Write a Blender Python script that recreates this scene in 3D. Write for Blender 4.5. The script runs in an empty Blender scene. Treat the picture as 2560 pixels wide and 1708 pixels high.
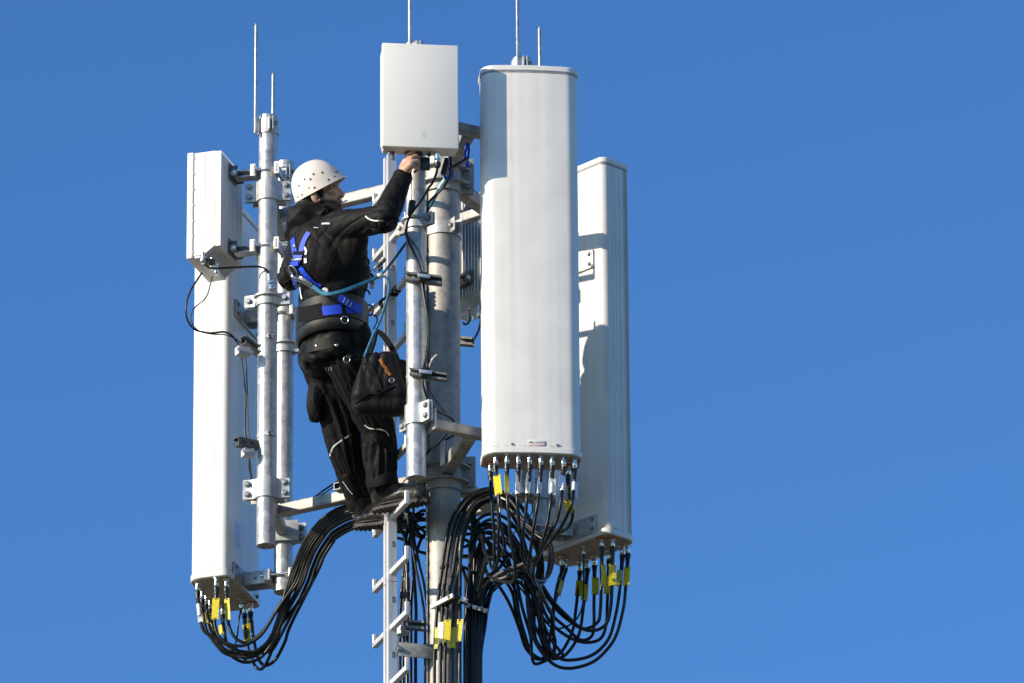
import bpy, bmesh, math, random
import numpy as np
from mathutils import Vector, Matrix, noise, Quaternion
from mathutils.bvhtree import BVHTree

random.seed(11)
sc = bpy.context.scene
V = Vector
rad = math.radians

# ------------------------------------------------------------------ camera, sky, sun, exposure
ELEV, DIST, FPX, ROLL = rad(22.0), 35.38, 19282.0, 0.0072
GROUND_Z = 0.0
C = V((0.3175, -DIST * math.cos(ELEV), 1.7))
FW = V((0, math.cos(ELEV), math.sin(ELEV)))
R0, U0 = V((1, 0, 0)), V((0, -math.sin(ELEV), math.cos(ELEV)))
RT = (R0 * math.cos(ROLL) - U0 * math.sin(ROLL)).normalized()
UP = (U0 * math.cos(ROLL) + R0 * math.sin(ROLL)).normalized()
cd = bpy.data.cameras.new('camera')
cam = bpy.data.objects.new('camera', cd)
sc.collection.objects.link(cam)
cd.sensor_width = 36.0
cd.lens = 36.0 * FPX / 2560.0
cd.clip_start, cd.clip_end = 0.5, 6000.0
m = Matrix((RT, UP, -FW)).transposed().to_4x4()
m.translation = C
cam.matrix_world = m
sc.camera = cam

SUN_EL, SUN_AZ = rad(20.0), rad(61.5)         # azimuth: how far left of straight behind the camera
TOSUN = V((-math.sin(SUN_AZ) * math.cos(SUN_EL), -math.cos(SUN_AZ) * math.cos(SUN_EL), math.sin(SUN_EL)))
world = bpy.data.worlds.new('World')
sc.world = world
world.use_nodes = True
wn = world.node_tree
for n in list(wn.nodes):
    wn.nodes.remove(n)
sky = wn.nodes.new('ShaderNodeTexSky')
sky.sky_type = 'NISHITA'
sky.sun_disc = False
sky.sun_elevation = SUN_EL
sky.sun_rotation = math.atan2(TOSUN.x, TOSUN.y)
sky.altitude = 200.0
sky.air_density = 1.0
sky.dust_density = 0.6
sky.ozone_density = 1.6
bg = wn.nodes.new('ShaderNodeBackground')
bg.inputs['Strength'].default_value = 0.087
wo = wn.nodes.new('ShaderNodeOutputWorld')
gm = wn.nodes.new('ShaderNodeGamma')
gm.inputs['Gamma'].default_value = 1.3
tint = wn.nodes.new('ShaderNodeMixRGB')          # the clear polarised blue of the photographed sky
tint.blend_type = 'MULTIPLY'
tint.inputs[0].default_value = 1.0
tint.inputs[2].default_value = (0.47, 0.79, 1.12, 1)
wn.links.new(sky.outputs[0], gm.inputs['Color'])
wn.links.new(gm.outputs[0], tint.inputs[1])
wn.links.new(tint.outputs[0], bg.inputs['Color'])
wn.links.new(bg.outputs[0], wo.inputs['Surface'])

ld = bpy.data.lights.new('sun', 'SUN')
ld.energy = 5.0
ld.angle = rad(0.5)
ld.color = (1.0, 0.86, 0.67)
sun = bpy.data.objects.new('sun', ld)
sc.collection.objects.link(sun)
sun.rotation_euler = (-TOSUN).to_track_quat('-Z', 'Y').to_euler()
sun.location = (-20, -20, 40)

sc.view_settings.view_transform = 'Standard'
sc.view_settings.look = 'None'
sc.view_settings.exposure = 0.32
sc.view_settings.gamma = 1.0
try:
    sc.cycles.max_bounces = 6
    sc.cycles.diffuse_bounces = 3
    sc.cycles.glossy_bounces = 3
    sc.cycles.use_denoising = True
except Exception:
    pass


# ------------------------------------------------------------------ photograph coordinates (2560 x 1708) to places in the world
def ray(px, py):
    return FW + RT * ((px - 1280.0) / FPX) + UP * ((854.0 - py) / FPX)


def P(px, py, y):
    d = ray(px, py)
    return C + d * ((y - C.y) / d.y)


def PZ(px, py, z):
    d = ray(px, py)
    return C + d * ((z - C.z) / d.z)


def zr(x, y, row):
    d0 = V((x, y, 0)) - C
    k = (854.0 - row) / FPX
    return (k * d0.dot(FW) - d0.dot(UP)) / (UP.z - k * FW.z)


# ------------------------------------------------------------------ materials
MATS = {}


def new_mat(name):
    mt = bpy.data.materials.new(name)
    mt.use_nodes = True
    nt = mt.node_tree
    b = nt.nodes['Principled BSDF']
    MATS[name] = mt
    return mt, nt, b


def node(nt, kind, **kw):
    n = nt.nodes.new(kind)
    for k, v in kw.items():
        if k.startswith('i_'):
            key = k[2:]
            key = int(key) if key.isdigit() else key
            n.inputs[key].default_value = v
        else:
            setattr(n, k, v)
    return n


def ramp(nt, stops):
    r = nt.nodes.new('ShaderNodeValToRGB')
    el = r.color_ramp.elements
    while len(el) < len(stops):
        el.new(0.5)
    for e, (p, c) in zip(el, stops):
        e.position = p
        e.color = (c[0], c[1], c[2], 1)
    return r


def coords(nt, scale=(1, 1, 1), kind='Object'):
    tc = nt.nodes.new('ShaderNodeTexCoord')
    mp = nt.nodes.new('ShaderNodeMapping')
    mp.inputs['Scale'].default_value = scale
    nt.links.new(tc.outputs[kind], mp.inputs['Vector'])
    return mp.outputs[0]


def add_bump(nt, b, h, strength, dist=0.002):
    bp = node(nt, 'ShaderNodeBump')
    bp.inputs['Strength'].default_value = strength
    bp.inputs['Distance'].default_value = dist
    nt.links.new(h, bp.inputs['Height'])
    nt.links.new(bp.outputs[0], b.inputs['Normal'])


def noise_mat(name, c0, c1, scale=(1, 1, 1), nscale=20, detail=4, rough=(0.4, 0.6), metal=0.0, bump=0.0, lo=0.35, hi=0.65, dist=0.002, spec=None):
    mt, nt, b = new_mat(name)
    co = coords(nt, scale)
    nz = node(nt, 'ShaderNodeTexNoise', i_Scale=nscale, i_Detail=detail)
    nt.links.new(co, nz.inputs['Vector'])
    r = ramp(nt, [(lo, c0), (hi, c1)])
    nt.links.new(nz.outputs['Fac'], r.inputs[0])
    nt.links.new(r.outputs[0], b.inputs['Base Color'])
    rr = node(nt, 'ShaderNodeMapRange')
    rr.inputs['From Min'].default_value = lo
    rr.inputs['From Max'].default_value = hi
    rr.inputs['To Min'].default_value = rough[0]
    rr.inputs['To Max'].default_value = rough[1]
    nt.links.new(nz.outputs['Fac'], rr.inputs['Value'])
    nt.links.new(rr.outputs[0], b.inputs['Roughness'])
    b.inputs['Metallic'].default_value = metal
    if spec is not None:
        b.inputs['Specular IOR Level'].default_value = spec
    if bump:
        add_bump(nt, b, nz.outputs['Fac'], bump, dist)
    return mt


def galvanised(name, dark, light, metal, rough, stain=0.5):
    mt, nt, b = new_mat(name)
    co = coords(nt)
    vo = node(nt, 'ShaderNodeTexVoronoi', i_Scale=46.0)
    vo.inputs['Randomness'].default_value = 1.0
    nt.links.new(co, vo.inputs['Vector'])
    nz = node(nt, 'ShaderNodeTexNoise', i_Scale=16.0, i_Detail=5.0)
    nt.links.new(co, nz.inputs['Vector'])
    co2 = coords(nt, (22, 22, 1.5))
    st = node(nt, 'ShaderNodeTexNoise', i_Scale=1.0, i_Detail=3.0)
    nt.links.new(co2, st.inputs['Vector'])
    bw = node(nt, 'ShaderNodeRGBToBW')
    nt.links.new(vo.outputs['Color'], bw.inputs[0])
    a = node(nt, 'ShaderNodeMath', operation='MULTIPLY_ADD')
    a.inputs[1].default_value = 0.26
    nt.links.new(bw.outputs[0], a.inputs[0])
    a2 = node(nt, 'ShaderNodeMath', operation='MULTIPLY_ADD')
    a2.inputs[1].default_value = stain
    a2.inputs[2].default_value = 0.0
    nt.links.new(st.outputs['Fac'], a2.inputs[0])
    nt.links.new(a2.outputs[0], a.inputs[2])
    a3 = node(nt, 'ShaderNodeMath', operation='MULTIPLY_ADD')
    a3.inputs[1].default_value = 0.5
    nt.links.new(nz.outputs['Fac'], a3.inputs[0])
    nt.links.new(a.outputs[0], a3.inputs[2])
    r = ramp(nt, [(0.42, dark), (0.86, light)])
    nt.links.new(a3.outputs[0], r.inputs[0])
    nt.links.new(r.outputs[0], b.inputs['Base Color'])
    rr = node(nt, 'ShaderNodeMapRange')
    rr.inputs['From Min'].default_value = 0.4
    rr.inputs['From Max'].default_value = 0.9
    rr.inputs['To Min'].default_value = rough[0]
    rr.inputs['To Max'].default_value = rough[1]
    nt.links.new(a3.outputs[0], rr.inputs['Value'])
    nt.links.new(rr.outputs[0], b.inputs['Roughness'])
    b.inputs['Metallic'].default_value = metal
    add_bump(nt, b, a3.outputs[0], 0.10, 0.002)
    return mt


galvanised('galvanised', (0.24, 0.245, 0.25), (0.58, 0.575, 0.56), 0.50, (0.36, 0.52), 0.6)
galvanised('galvanised_dull', (0.17, 0.17, 0.175), (0.42, 0.405, 0.38), 0.25, (0.46, 0.62), 0.75)
galvanised('channel_steel', (0.10, 0.105, 0.105), (0.22, 0.22, 0.21), 0.35, (0.42, 0.55), 0.3)
galvanised('clamp_steel', (0.42, 0.43, 0.43), (0.66, 0.66, 0.65), 0.35, (0.42, 0.58), 0.3)
noise_mat('bolt_steel', (0.22, 0.22, 0.22), (0.40, 0.39, 0.38), nscale=60, metal=0.7, rough=(0.35, 0.55))
noise_mat('silver', (0.62, 0.58, 0.52), (0.82, 0.80, 0.78), nscale=80, metal=1.0, rough=(0.16, 0.3))
noise_mat('aluminium', (0.60, 0.59, 0.60), (0.72, 0.71, 0.71), scale=(1, 1, 0.05), nscale=60, metal=0.35, rough=(0.38, 0.5))
noise_mat('dark_metal', (0.03, 0.035, 0.04), (0.07, 0.075, 0.08), nscale=30, metal=0.4, rough=(0.4, 0.55))
noise_mat('black_plastic', (0.010, 0.010, 0.011), (0.022, 0.022, 0.024), nscale=40, rough=(0.3, 0.45))
noise_mat('cable_black', (0.0045, 0.0045, 0.005), (0.013, 0.0125, 0.0125), nscale=14, rough=(0.26, 0.46), bump=0.06, spec=0.38)
noise_mat('cable_grey', (0.03, 0.03, 0.031), (0.06, 0.06, 0.058), nscale=18, rough=(0.4, 0.55), bump=0.05)
noise_mat('fin_metal', (0.52, 0.53, 0.54), (0.62, 0.62, 0.62), nscale=12, metal=0.25, rough=(0.45, 0.6))
noise_mat('orange', (0.60, 0.17, 0.015), (0.72, 0.23, 0.02), nscale=40, rough=(0.5, 0.6))
noise_mat('red_ring', (0.45, 0.06, 0.05), (0.55, 0.10, 0.08), nscale=40, rough=(0.5, 0.6))
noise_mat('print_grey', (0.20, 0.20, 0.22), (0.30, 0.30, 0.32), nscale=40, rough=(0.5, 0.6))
noise_mat('faint_print', (0.42, 0.42, 0.42), (0.50, 0.50, 0.50), nscale=40, rough=(0.4, 0.5))
noise_mat('print_red', (0.60, 0.10, 0.13), (0.65, 0.14, 0.16), nscale=40, rough=(0.5, 0.6))
noise_mat('print_dark', (0.03, 0.03, 0.035), (0.05, 0.05, 0.05), nscale=40, rough=(0.5, 0.6))
noise_mat('blue_anodised', (0.01, 0.07, 0.55), (0.02, 0.12, 0.75), nscale=40, metal=0.6, rough=(0.2, 0.3))
noise_mat('reflective', (0.50, 0.50, 0.50), (0.72, 0.72, 0.72), nscale=90, rough=(0.4, 0.5))
noise_mat('white_tag', (0.66, 0.67, 0.68), (0.78, 0.78, 0.78), nscale=60, rough=(0.35, 0.5))
noise_mat('hair', (0.008, 0.006, 0.005), (0.022, 0.015, 0.011), scale=(1, 1, 0.2), nscale=300, rough=(0.5, 0.7), bump=0.4)
noise_mat('leather', (0.010, 0.009, 0.009), (0.020, 0.018, 0.017), nscale=45, rough=(0.34, 0.5), bump=0.12)
noise_mat('rubber', (0.016, 0.015, 0.014), (0.05, 0.045, 0.038), nscale=25, rough=(0.6, 0.8), bump=0.3)
noise_mat('belt_leather', (0.009, 0.0085, 0.0085), (0.017, 0.016, 0.016), nscale=25, rough=(0.36, 0.5), bump=0.05)


def white_paint(name, base, streak, dirt_z=True, rough=(0.32, 0.46)):
    mt, nt, b = new_mat(name)
    co = coords(nt, (26, 26, 0.35))
    nz = node(nt, 'ShaderNodeTexNoise', i_Scale=1.0, i_Detail=4.0)
    nt.links.new(co, nz.inputs['Vector'])
    co2 = coords(nt)
    n2 = node(nt, 'ShaderNodeTexNoise', i_Scale=5.0, i_Detail=5.0)
    nt.links.new(co2, n2.inputs['Vector'])
    mx = node(nt, 'ShaderNodeMath', operation='ADD')
    nt.links.new(nz.outputs['Fac'], mx.inputs[0])
    nt.links.new(n2.outputs['Fac'], mx.inputs[1])
    r = ramp(nt, [(0.30, streak), (0.56, base)])
    hf = node(nt, 'ShaderNodeMath', operation='MULTIPLY')
    hf.inputs[1].default_value = 0.5
    nt.links.new(mx.outputs[0], hf.inputs[0])
    nt.links.new(hf.outputs[0], r.inputs[0])
    # fine specks of dirt
    n3 = node(nt, 'ShaderNodeTexNoise', i_Scale=70.0, i_Detail=3.0)
    nt.links.new(co2, n3.inputs['Vector'])
    r3 = ramp(nt, [(0.70, (1, 1, 1)), (0.80, (0.72, 0.69, 0.62))])
    nt.links.new(n3.outputs['Fac'], r3.inputs[0])
    mm = node(nt, 'ShaderNodeMixRGB', blend_type='MULTIPLY')
    mm.inputs[0].default_value = 0.5
    nt.links.new(r.outputs[0], mm.inputs[1])
    nt.links.new(r3.outputs[0], mm.inputs[2])
    nt.links.new(mm.outputs[0], b.inputs['Base Color'])
    rr = node(nt, 'ShaderNodeMapRange')
    rr.inputs['To Min'].default_value = rough[0]
    rr.inputs['To Max'].default_value = rough[1]
    nt.links.new(n2.outputs['Fac'], rr.inputs['Value'])
    nt.links.new(rr.outputs[0], b.inputs['Roughness'])
    return mt


noise_mat('grime', (0.16, 0.15, 0.13), (0.60, 0.58, 0.55), nscale=26, rough=(0.6, 0.7), lo=0.40, hi=0.56)
white_paint('radome', (0.765, 0.742, 0.708), (0.635, 0.612, 0.575))
white_paint('cap_white', (0.74, 0.72, 0.69), (0.66, 0.64, 0.60))
white_paint('radio_white', (0.775, 0.748, 0.705), (0.735, 0.705, 0.665))
white_paint('helmet_white', (0.76, 0.68, 0.61), (0.70, 0.61, 0.54), rough=(0.25, 0.4))
noise_mat('base_plate', (0.30, 0.27, 0.21), (0.46, 0.43, 0.36), nscale=14, rough=(0.45, 0.6))


def cloth(name, c0, c1, sheen=0.25, scale=900, rough=0.8):
    mt, nt, b = new_mat(name)
    co = coords(nt)
    nz = node(nt, 'ShaderNodeTexNoise', i_Scale=9.0, i_Detail=6.0)
    nt.links.new(co, nz.inputs['Vector'])
    r = ramp(nt, [(0.35, c0), (0.7, c1)])
    nt.links.new(nz.outputs['Fac'], r.inputs[0])
    nt.links.new(r.outputs[0], b.inputs['Base Color'])
    b.inputs['Roughness'].default_value = rough
    b.inputs['Sheen Weight'].default_value = sheen
    b.inputs['Sheen Roughness'].default_value = 0.45
    b.inputs['Specular IOR Level'].default_value = 0.16
    wv = node(nt, 'ShaderNodeTexNoise', i_Scale=float(scale), i_Detail=2.0)
    nt.links.new(co, wv.inputs['Vector'])
    n2 = node(nt, 'ShaderNodeTexNoise', i_Scale=28.0, i_Detail=3.0)
    nt.links.new(co, n2.inputs['Vector'])
    ad = node(nt, 'ShaderNodeMath', operation='MULTIPLY_ADD')
    ad.inputs[1].default_value = 0.12
    nt.links.new(wv.outputs['Fac'], ad.inputs[0])
    nt.links.new(n2.outputs['Fac'], ad.inputs[2])
    add_bump(nt, b, ad.outputs[0], 0.35, 0.006)
    return mt


cloth('jacket', (0.0050, 0.0045, 0.0047), (0.0080, 0.0072, 0.0075), 0.03, rough=0.62)
cloth('trousers', (0.0036, 0.0034, 0.0037), (0.0066, 0.0061, 0.0065), 0.03, rough=0.66)
cloth('bag_fabric', (0.0042, 0.0039, 0.0040), (0.0078, 0.007, 0.007), 0.03, 500, rough=0.55)
cloth('strap_black', (0.006, 0.0058, 0.0058), (0.010, 0.0095, 0.0095), 0.03, 500)


def webbing(name, c0, c1):
    mt, nt, b = new_mat(name)
    co = coords(nt)
    wv = node(nt, 'ShaderNodeTexWave', i_Scale=160.0, i_Distortion=0.4)
    wv.bands_direction = 'DIAGONAL'
    nt.links.new(co, wv.inputs['Vector'])
    r = ramp(nt, [(0.2, c0), (0.8, c1)])
    nt.links.new(wv.outputs['Fac'], r.inputs[0])
    nt.links.new(r.outputs[0], b.inputs['Base Color'])
    b.inputs['Roughness'].default_value = 0.55
    add_bump(nt, b, wv.outputs['Fac'], 0.3, 0.001)
    return mt


webbing('blue_webbing', (0.004, 0.035, 0.50), (0.012, 0.085, 0.78))


def rope_mat(name, c0, c1, c2):
    mt, nt, b = new_mat(name)
    co = coords(nt)
    vo = node(nt, 'ShaderNodeTexVoronoi', i_Scale=210.0)
    nt.links.new(co, vo.inputs['Vector'])
    bw = node(nt, 'ShaderNodeRGBToBW')
    nt.links.new(vo.outputs['Color'], bw.inputs[0])
    r = ramp(nt, [(0.0, c2), (0.28, c0), (0.7, c1)])
    nt.links.new(bw.outputs[0], r.inputs[0])
    nt.links.new(r.outputs[0], b.inputs['Base Color'])
    b.inputs['Roughness'].default_value = 0.6
    add_bump(nt, b, vo.outputs['Distance'], 0.4, 0.002)
    return mt


rope_mat('rope_teal', (0.006, 0.075, 0.15), (0.02, 0.17, 0.29), (0.004, 0.012, 0.03))
rope_mat('rope_pale', (0.30, 0.58, 0.66), (0.50, 0.72, 0.76), (0.12, 0.34, 0.42))


def tag_mat(name, base, ink):
    mt, nt, b = new_mat(name)
    tc = nt.nodes.new('ShaderNodeTexCoord')
    sp = nt.nodes.new('ShaderNodeSeparateXYZ')
    nt.links.new(tc.outputs['Generated'], sp.inputs[0])
    rows = node(nt, 'ShaderNodeMath', operation='MULTIPLY')
    rows.inputs[1].default_value = 11.0
    nt.links.new(sp.outputs['Z'], rows.inputs[0])
    fr = node(nt, 'ShaderNodeMath', operation='FRACT')
    nt.links.new(rows.outputs[0], fr.inputs[0])
    lt = node(nt, 'ShaderNodeMath', operation='LESS_THAN')
    lt.inputs[1].default_value = 0.42
    nt.links.new(fr.outputs[0], lt.inputs[0])
    mp = nt.nodes.new('ShaderNodeMapping')
    mp.inputs['Scale'].default_value = (16, 16, 11)
    nt.links.new(tc.outputs['Generated'], mp.inputs['Vector'])
    nz = node(nt, 'ShaderNodeTexNoise', i_Scale=1.0, i_Detail=1.0)
    nt.links.new(mp.outputs[0], nz.inputs['Vector'])
    gt = node(nt, 'ShaderNodeMath', operation='GREATER_THAN')
    gt.inputs[1].default_value = 0.53
    nt.links.new(nz.outputs['Fac'], gt.inputs[0])
    mu = node(nt, 'ShaderNodeMath', operation='MULTIPLY')
    nt.links.new(lt.outputs[0], mu.inputs[0])
    nt.links.new(gt.outputs[0], mu.inputs[1])
    mx = node(nt, 'ShaderNodeMixRGB')
    mx.inputs[1].default_value = (*base, 1)
    mx.inputs[2].default_value = (*ink, 1)
    nt.links.new(mu.outputs[0], mx.inputs[0])
    nt.links.new(mx.outputs[0], b.inputs['Base Color'])
    b.inputs['Roughness'].default_value = 0.32
    return mt


tag_mat('yellow_tag', (0.74, 0.60, 0.018), (0.16, 0.13, 0.02))
tag_mat('white_sleeve', (0.74, 0.74, 0.75), (0.25, 0.25, 0.26))
tag_mat('blue_label', (0.42, 0.55, 0.76), (0.20, 0.30, 0.50))


noise_mat('eye_white', (0.30, 0.27, 0.25), (0.36, 0.33, 0.31), nscale=40, rough=(0.2, 0.3))


def skin_mat():
    mt, nt, b = new_mat('skin')
    at = nt.nodes.new('ShaderNodeAttribute')
    at.attribute_name = 'beard'
    co = coords(nt)
    nz = node(nt, 'ShaderNodeTexNoise', i_Scale=22.0, i_Detail=5.0)
    nt.links.new(co, nz.inputs['Vector'])
    r = ramp(nt, [(0.3, (0.42, 0.22, 0.15)), (0.7, (0.56, 0.32, 0.23))])
    nt.links.new(nz.outputs['Fac'], r.inputs[0])
    n2 = node(nt, 'ShaderNodeTexNoise', i_Scale=700.0, i_Detail=2.0)
    nt.links.new(co, n2.inputs['Vector'])
    r2 = ramp(nt, [(0.35, (0.012, 0.008, 0.006)), (0.75, (0.06, 0.035, 0.025))])
    nt.links.new(n2.outputs['Fac'], r2.inputs[0])
    mx = node(nt, 'ShaderNodeMixRGB')
    nt.links.new(at.outputs['Fac'], mx.inputs[0])
    nt.links.new(r.outputs[0], mx.inputs[1])
    nt.links.new(r2.outputs[0], mx.inputs[2])
    nt.links.new(mx.outputs[0], b.inputs['Base Color'])
    b.inputs['Roughness'].default_value = 0.5
    b.inputs['Subsurface Weight'].default_value = 0.12
    b.inputs['Subsurface Radius'].default_value = (0.01, 0.004, 0.002)
    b.inputs['Subsurface Scale'].default_value = 0.6
    return mt


skin_mat()


def ground_mat():
    mt, nt, b = new_mat('meadow')
    co = coords(nt)
    nz = node(nt, 'ShaderNodeTexNoise', i_Scale=0.03, i_Detail=8.0)
    nt.links.new(co, nz.inputs['Vector'])
    r = ramp(nt, [(0.35, (0.10, 0.092, 0.06)), (0.65, (0.17, 0.145, 0.10))])
    nt.links.new(nz.outputs['Fac'], r.inputs[0])
    nt.links.new(r.outputs[0], b.inputs['Base Color'])
    b.inputs['Roughness'].default_value = 0.95
    return mt


ground_mat()

# ------------------------------------------------------------------ mesh helpers
COL = sc.collection
ORG = {}
ico = bmesh.new()
bmesh.ops.create_icosphere(ico, subdivisions=3, radius=1.0)
ICO = [v.co.copy() for v in ico.verts]
ico.free()


def frame_of(axis, hint=None):
    a = axis.normalized()
    h = hint or (V((0, 0, 1)) if abs(a.z) < 0.9 else V((1, 0, 0)))
    x = h.cross(a).normalized()
    return x, a.cross(x).normalized(), a


class MB:
    def __init__(s):
        s.bm = bmesh.new()

    def rings(s, rings, cap=True, closed=True):
        bm = s.bm
        vs = [[bm.verts.new(p) for p in r] for r in rings]
        n = len(rings[0])
        for i in range(len(vs) - 1):
            for j in range(n if closed else n - 1):
                k = (j + 1) % n
                bm.faces.new((vs[i][j], vs[i][k], vs[i + 1][k], vs[i + 1][j]))
        if cap and closed:
            bm.faces.new(list(reversed(vs[0])))
            bm.faces.new(vs[-1])
        return s

    def tube(s, pts, r, seg=8, cap=True, flat=None):
        n = len(pts)
        rr = r if isinstance(r, (list, tuple)) else [r] * n
        t0 = (pts[1] - pts[0]).normalized()
        x, y, _ = frame_of(t0)
        out = []
        for i in range(n):
            t = (pts[min(i + 1, n - 1)] - pts[max(i - 1, 0)])
            t = t.normalized() if t.length > 1e-9 else t0
            q = t0.rotation_difference(t)
            x, y = (q @ x), (q @ y)
            x = (x - t * x.dot(t)).normalized()
            y = t.cross(x).normalized()
            t0 = t
            out.append([pts[i] + (x * math.cos(a) + y * math.sin(a)) * rr[i] for a in (2 * math.pi * k / seg for k in range(seg))])
        return s.rings(out, cap)

    def cyl(s, p0, p1, r0, r1=None, seg=24, bev=0.0):
        r1 = r0 if r1 is None else r1
        x, y, a = frame_of(p1 - p0)
        L = (p1 - p0).length
        prof = [(r0, 0), (r1, L)] if not bev else [(r0 - bev, 0), (r0, bev), (r1, L - bev), (r1 - bev, L)]
        return s.lathe(p0, a, prof, seg)

    def lathe(s, p, axis, prof, seg=24):
        x, y, a = frame_of(axis)
        return s.rings([[p + a * h + (x * math.cos(t) + y * math.sin(t)) * r for t in (2 * math.pi * k / seg for k in range(seg))] for r, h in prof])

    def box(s, c, ax, half, bev=0.0, seg=2):
        ux, uy, uz = ax
        t = bmesh.new()
        vs = [t.verts.new((i * half[0], j * half[1], k * half[2])) for i in (-1, 1) for j in (-1, 1) for k in (-1, 1)]
        for f in ((0, 1, 3, 2), (4, 6, 7, 5), (0, 4, 5, 1), (2, 3, 7, 6), (0, 2, 6, 4), (1, 5, 7, 3)):
            t.faces.new([vs[i] for i in f])
        if bev:
            bmesh.ops.bevel(t, geom=list(t.edges), offset=bev, segments=seg, profile=0.5, affect='EDGES')
        mp = {}
        for v in t.verts:
            mp[v] = s.bm.verts.new(c + ux * v.co.x + uy * v.co.y + uz * v.co.z)
        for f in t.faces:
            s.bm.faces.new([mp[v] for v in f.verts])
        t.free()
        return s

    def prism(s, poly, o, ux, uy, uz, h0, h1, bev=0.0):
        def ring(h, inset=0.0):
            return [o + ux * px + uy * py + uz * h for px, py in (inset_poly(poly, inset) if inset else poly)]
        if bev:
            return s.rings([ring(h0, bev), ring(h0 + bev), ring(h1 - bev), ring(h1, bev)])
        return s.rings([ring(h0), ring(h1)])

    def bolt(s, p, axis, r=0.011, h=0.009):
        x, y, a = frame_of(axis)
        s.lathe(p, a, [(r * 1.45, 0), (r * 1.45, 0.002)], 18)
        s.lathe(p + a * 0.002, a, [(r, 0), (r, h * 0.85), (r * 0.8, h)], 6)
        return s

    def hull(s, pts):
        vs = [s.bm.verts.new(p) for p in pts]
        bmesh.ops.convex_hull(s.bm, input=vs)
        return s

    def build(s, name, mat, parent=None, angle=38, recalc=True):
        if recalc:
            bmesh.ops.recalc_face_normals(s.bm, faces=s.bm.faces)
        me = bpy.data.meshes.new(name)
        s.bm.to_mesh(me)
        s.bm.free()
        return link(name, me, mat, parent, angle)


def inset_poly(poly, d):
    n = len(poly)
    out = []
    ar = sum(poly[i][0] * poly[(i + 1) % n][1] - poly[(i + 1) % n][0] * poly[i][1] for i in range(n))
    sg = 1 if ar > 0 else -1
    for i in range(n):
        a, b, c = V(poly[i - 1]), V(poly[i]), V(poly[(i + 1) % n])
        n1 = V((-(b - a).y, (b - a).x))
        n2 = V((-(c - b).y, (c - b).x))
        nn = (n1.normalized() if n1.length else n1) + (n2.normalized() if n2.length else n2)
        nn = nn.normalized() if nn.length else nn
        out.append((b.x + nn.x * d * sg, b.y + nn.y * d * sg))
    return out


def link(name, me, mat, parent=None, angle=38):
    o = bpy.data.objects.new(name, me)
    COL.objects.link(o)
    org = V((0, 0, 0))
    if parent is not None:
        org = ORG[parent.name]
        o.parent = parent
    else:
        cs = [v.co for v in me.vertices]
        org = V((sum(c.x for c in cs) / len(cs), sum(c.y for c in cs) / len(cs), min(c.z for c in cs)))
        o.location = org
    ORG[o.name] = org.copy()
    me.transform(Matrix.Translation(-org))
    if mat:
        for mn in ([mat] if isinstance(mat, str) else mat):
            me.materials.append(MATS[mn])
    me.shade_smooth()
    if angle:
        me.set_sharp_from_angle(angle=rad(angle))
    return o


def tag(o, label, cat, group=None, kind=None):
    if label:
        o['label'] = label
    if cat:
        o['category'] = cat
    if group:
        o['group'] = group
    if kind:
        o['kind'] = kind
    return o


def thing(name, label, cat, loc, group=None):
    o = bpy.data.objects.new(name, None)
    COL.objects.link(o)
    o.location = loc
    o.empty_display_size = 0.05
    ORG[o.name] = V(loc)
    return tag(o, label, cat, group)


def copy_part(src, parent, delta=V((0, 0, 0))):
    """a copy of a part (meshes stored relative to their root) placed under another root, moved by delta in the world"""
    c = src.copy()
    COL.objects.link(c)
    c.parent = parent
    c.location = (ORG[src.name] + src.location + delta) - ORG[parent.name]
    ORG[c.name] = ORG[parent.name].copy()
    return c


def catmull(pts, per=8):
    if len(pts) < 3:
        return list(pts)
    q = [pts[0] * 2 - pts[1]] + list(pts) + [pts[-1] * 2 - pts[-2]]
    out = []
    for i in range(1, len(q) - 2):
        p0, p1, p2, p3 = q[i - 1], q[i], q[i + 1], q[i + 2]
        for k in range(per):
            t = k / per
            out.append(0.5 * ((2 * p1) + (p2 - p0) * t + (2 * p0 - 5 * p1 + 4 * p2 - p3) * t * t + (3 * p1 - p0 - 3 * p2 + p3) * t ** 3))
    out.append(pts[-1].copy())
    return out


def resample(pts, step):
    d = [0.0]
    for a, b in zip(pts, pts[1:]):
        d.append(d[-1] + (b - a).length)
    n = max(2, int(d[-1] / step) + 1)
    out, j = [], 0
    for i in range(n):
        s = d[-1] * i / (n - 1)
        while j < len(d) - 2 and d[j + 1] < s:
            j += 1
        k = (s - d[j]) / max(1e-9, d[j + 1] - d[j])
        out.append(pts[j].lerp(pts[j + 1], min(1, max(0, k))))
    return out, d[-1]


def rot2(deg):
    return V((math.cos(rad(deg)), math.sin(rad(deg)), 0))


Z = V((0, 0, 1))
AXES = (V((1, 0, 0)), V((0, 1, 0)), Z)


def text_mesh(s, size, ext=0.0004, bold=0.0):
    cu = bpy.data.curves.new('lettering', 'FONT')
    cu.body = s
    cu.size = size
    cu.extrude = ext
    cu.offset = bold
    cu.align_x = 'CENTER'
    cu.align_y = 'CENTER'
    o = bpy.data.objects.new('lettering', cu)
    COL.objects.link(o)
    dg = bpy.context.evaluated_depsgraph_get()
    dg.update()
    me = bpy.data.meshes.new_from_object(o.evaluated_get(dg))
    bpy.data.objects.remove(o)
    return me


# ------------------------------------------------------------------ the ground far below
g = MB()
g.box(V((0, 400, -0.25)), AXES, (2500, 2500, 0.25))
go = g.build('ground', 'meadow')
tag(go, None, None, kind='structure')
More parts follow.
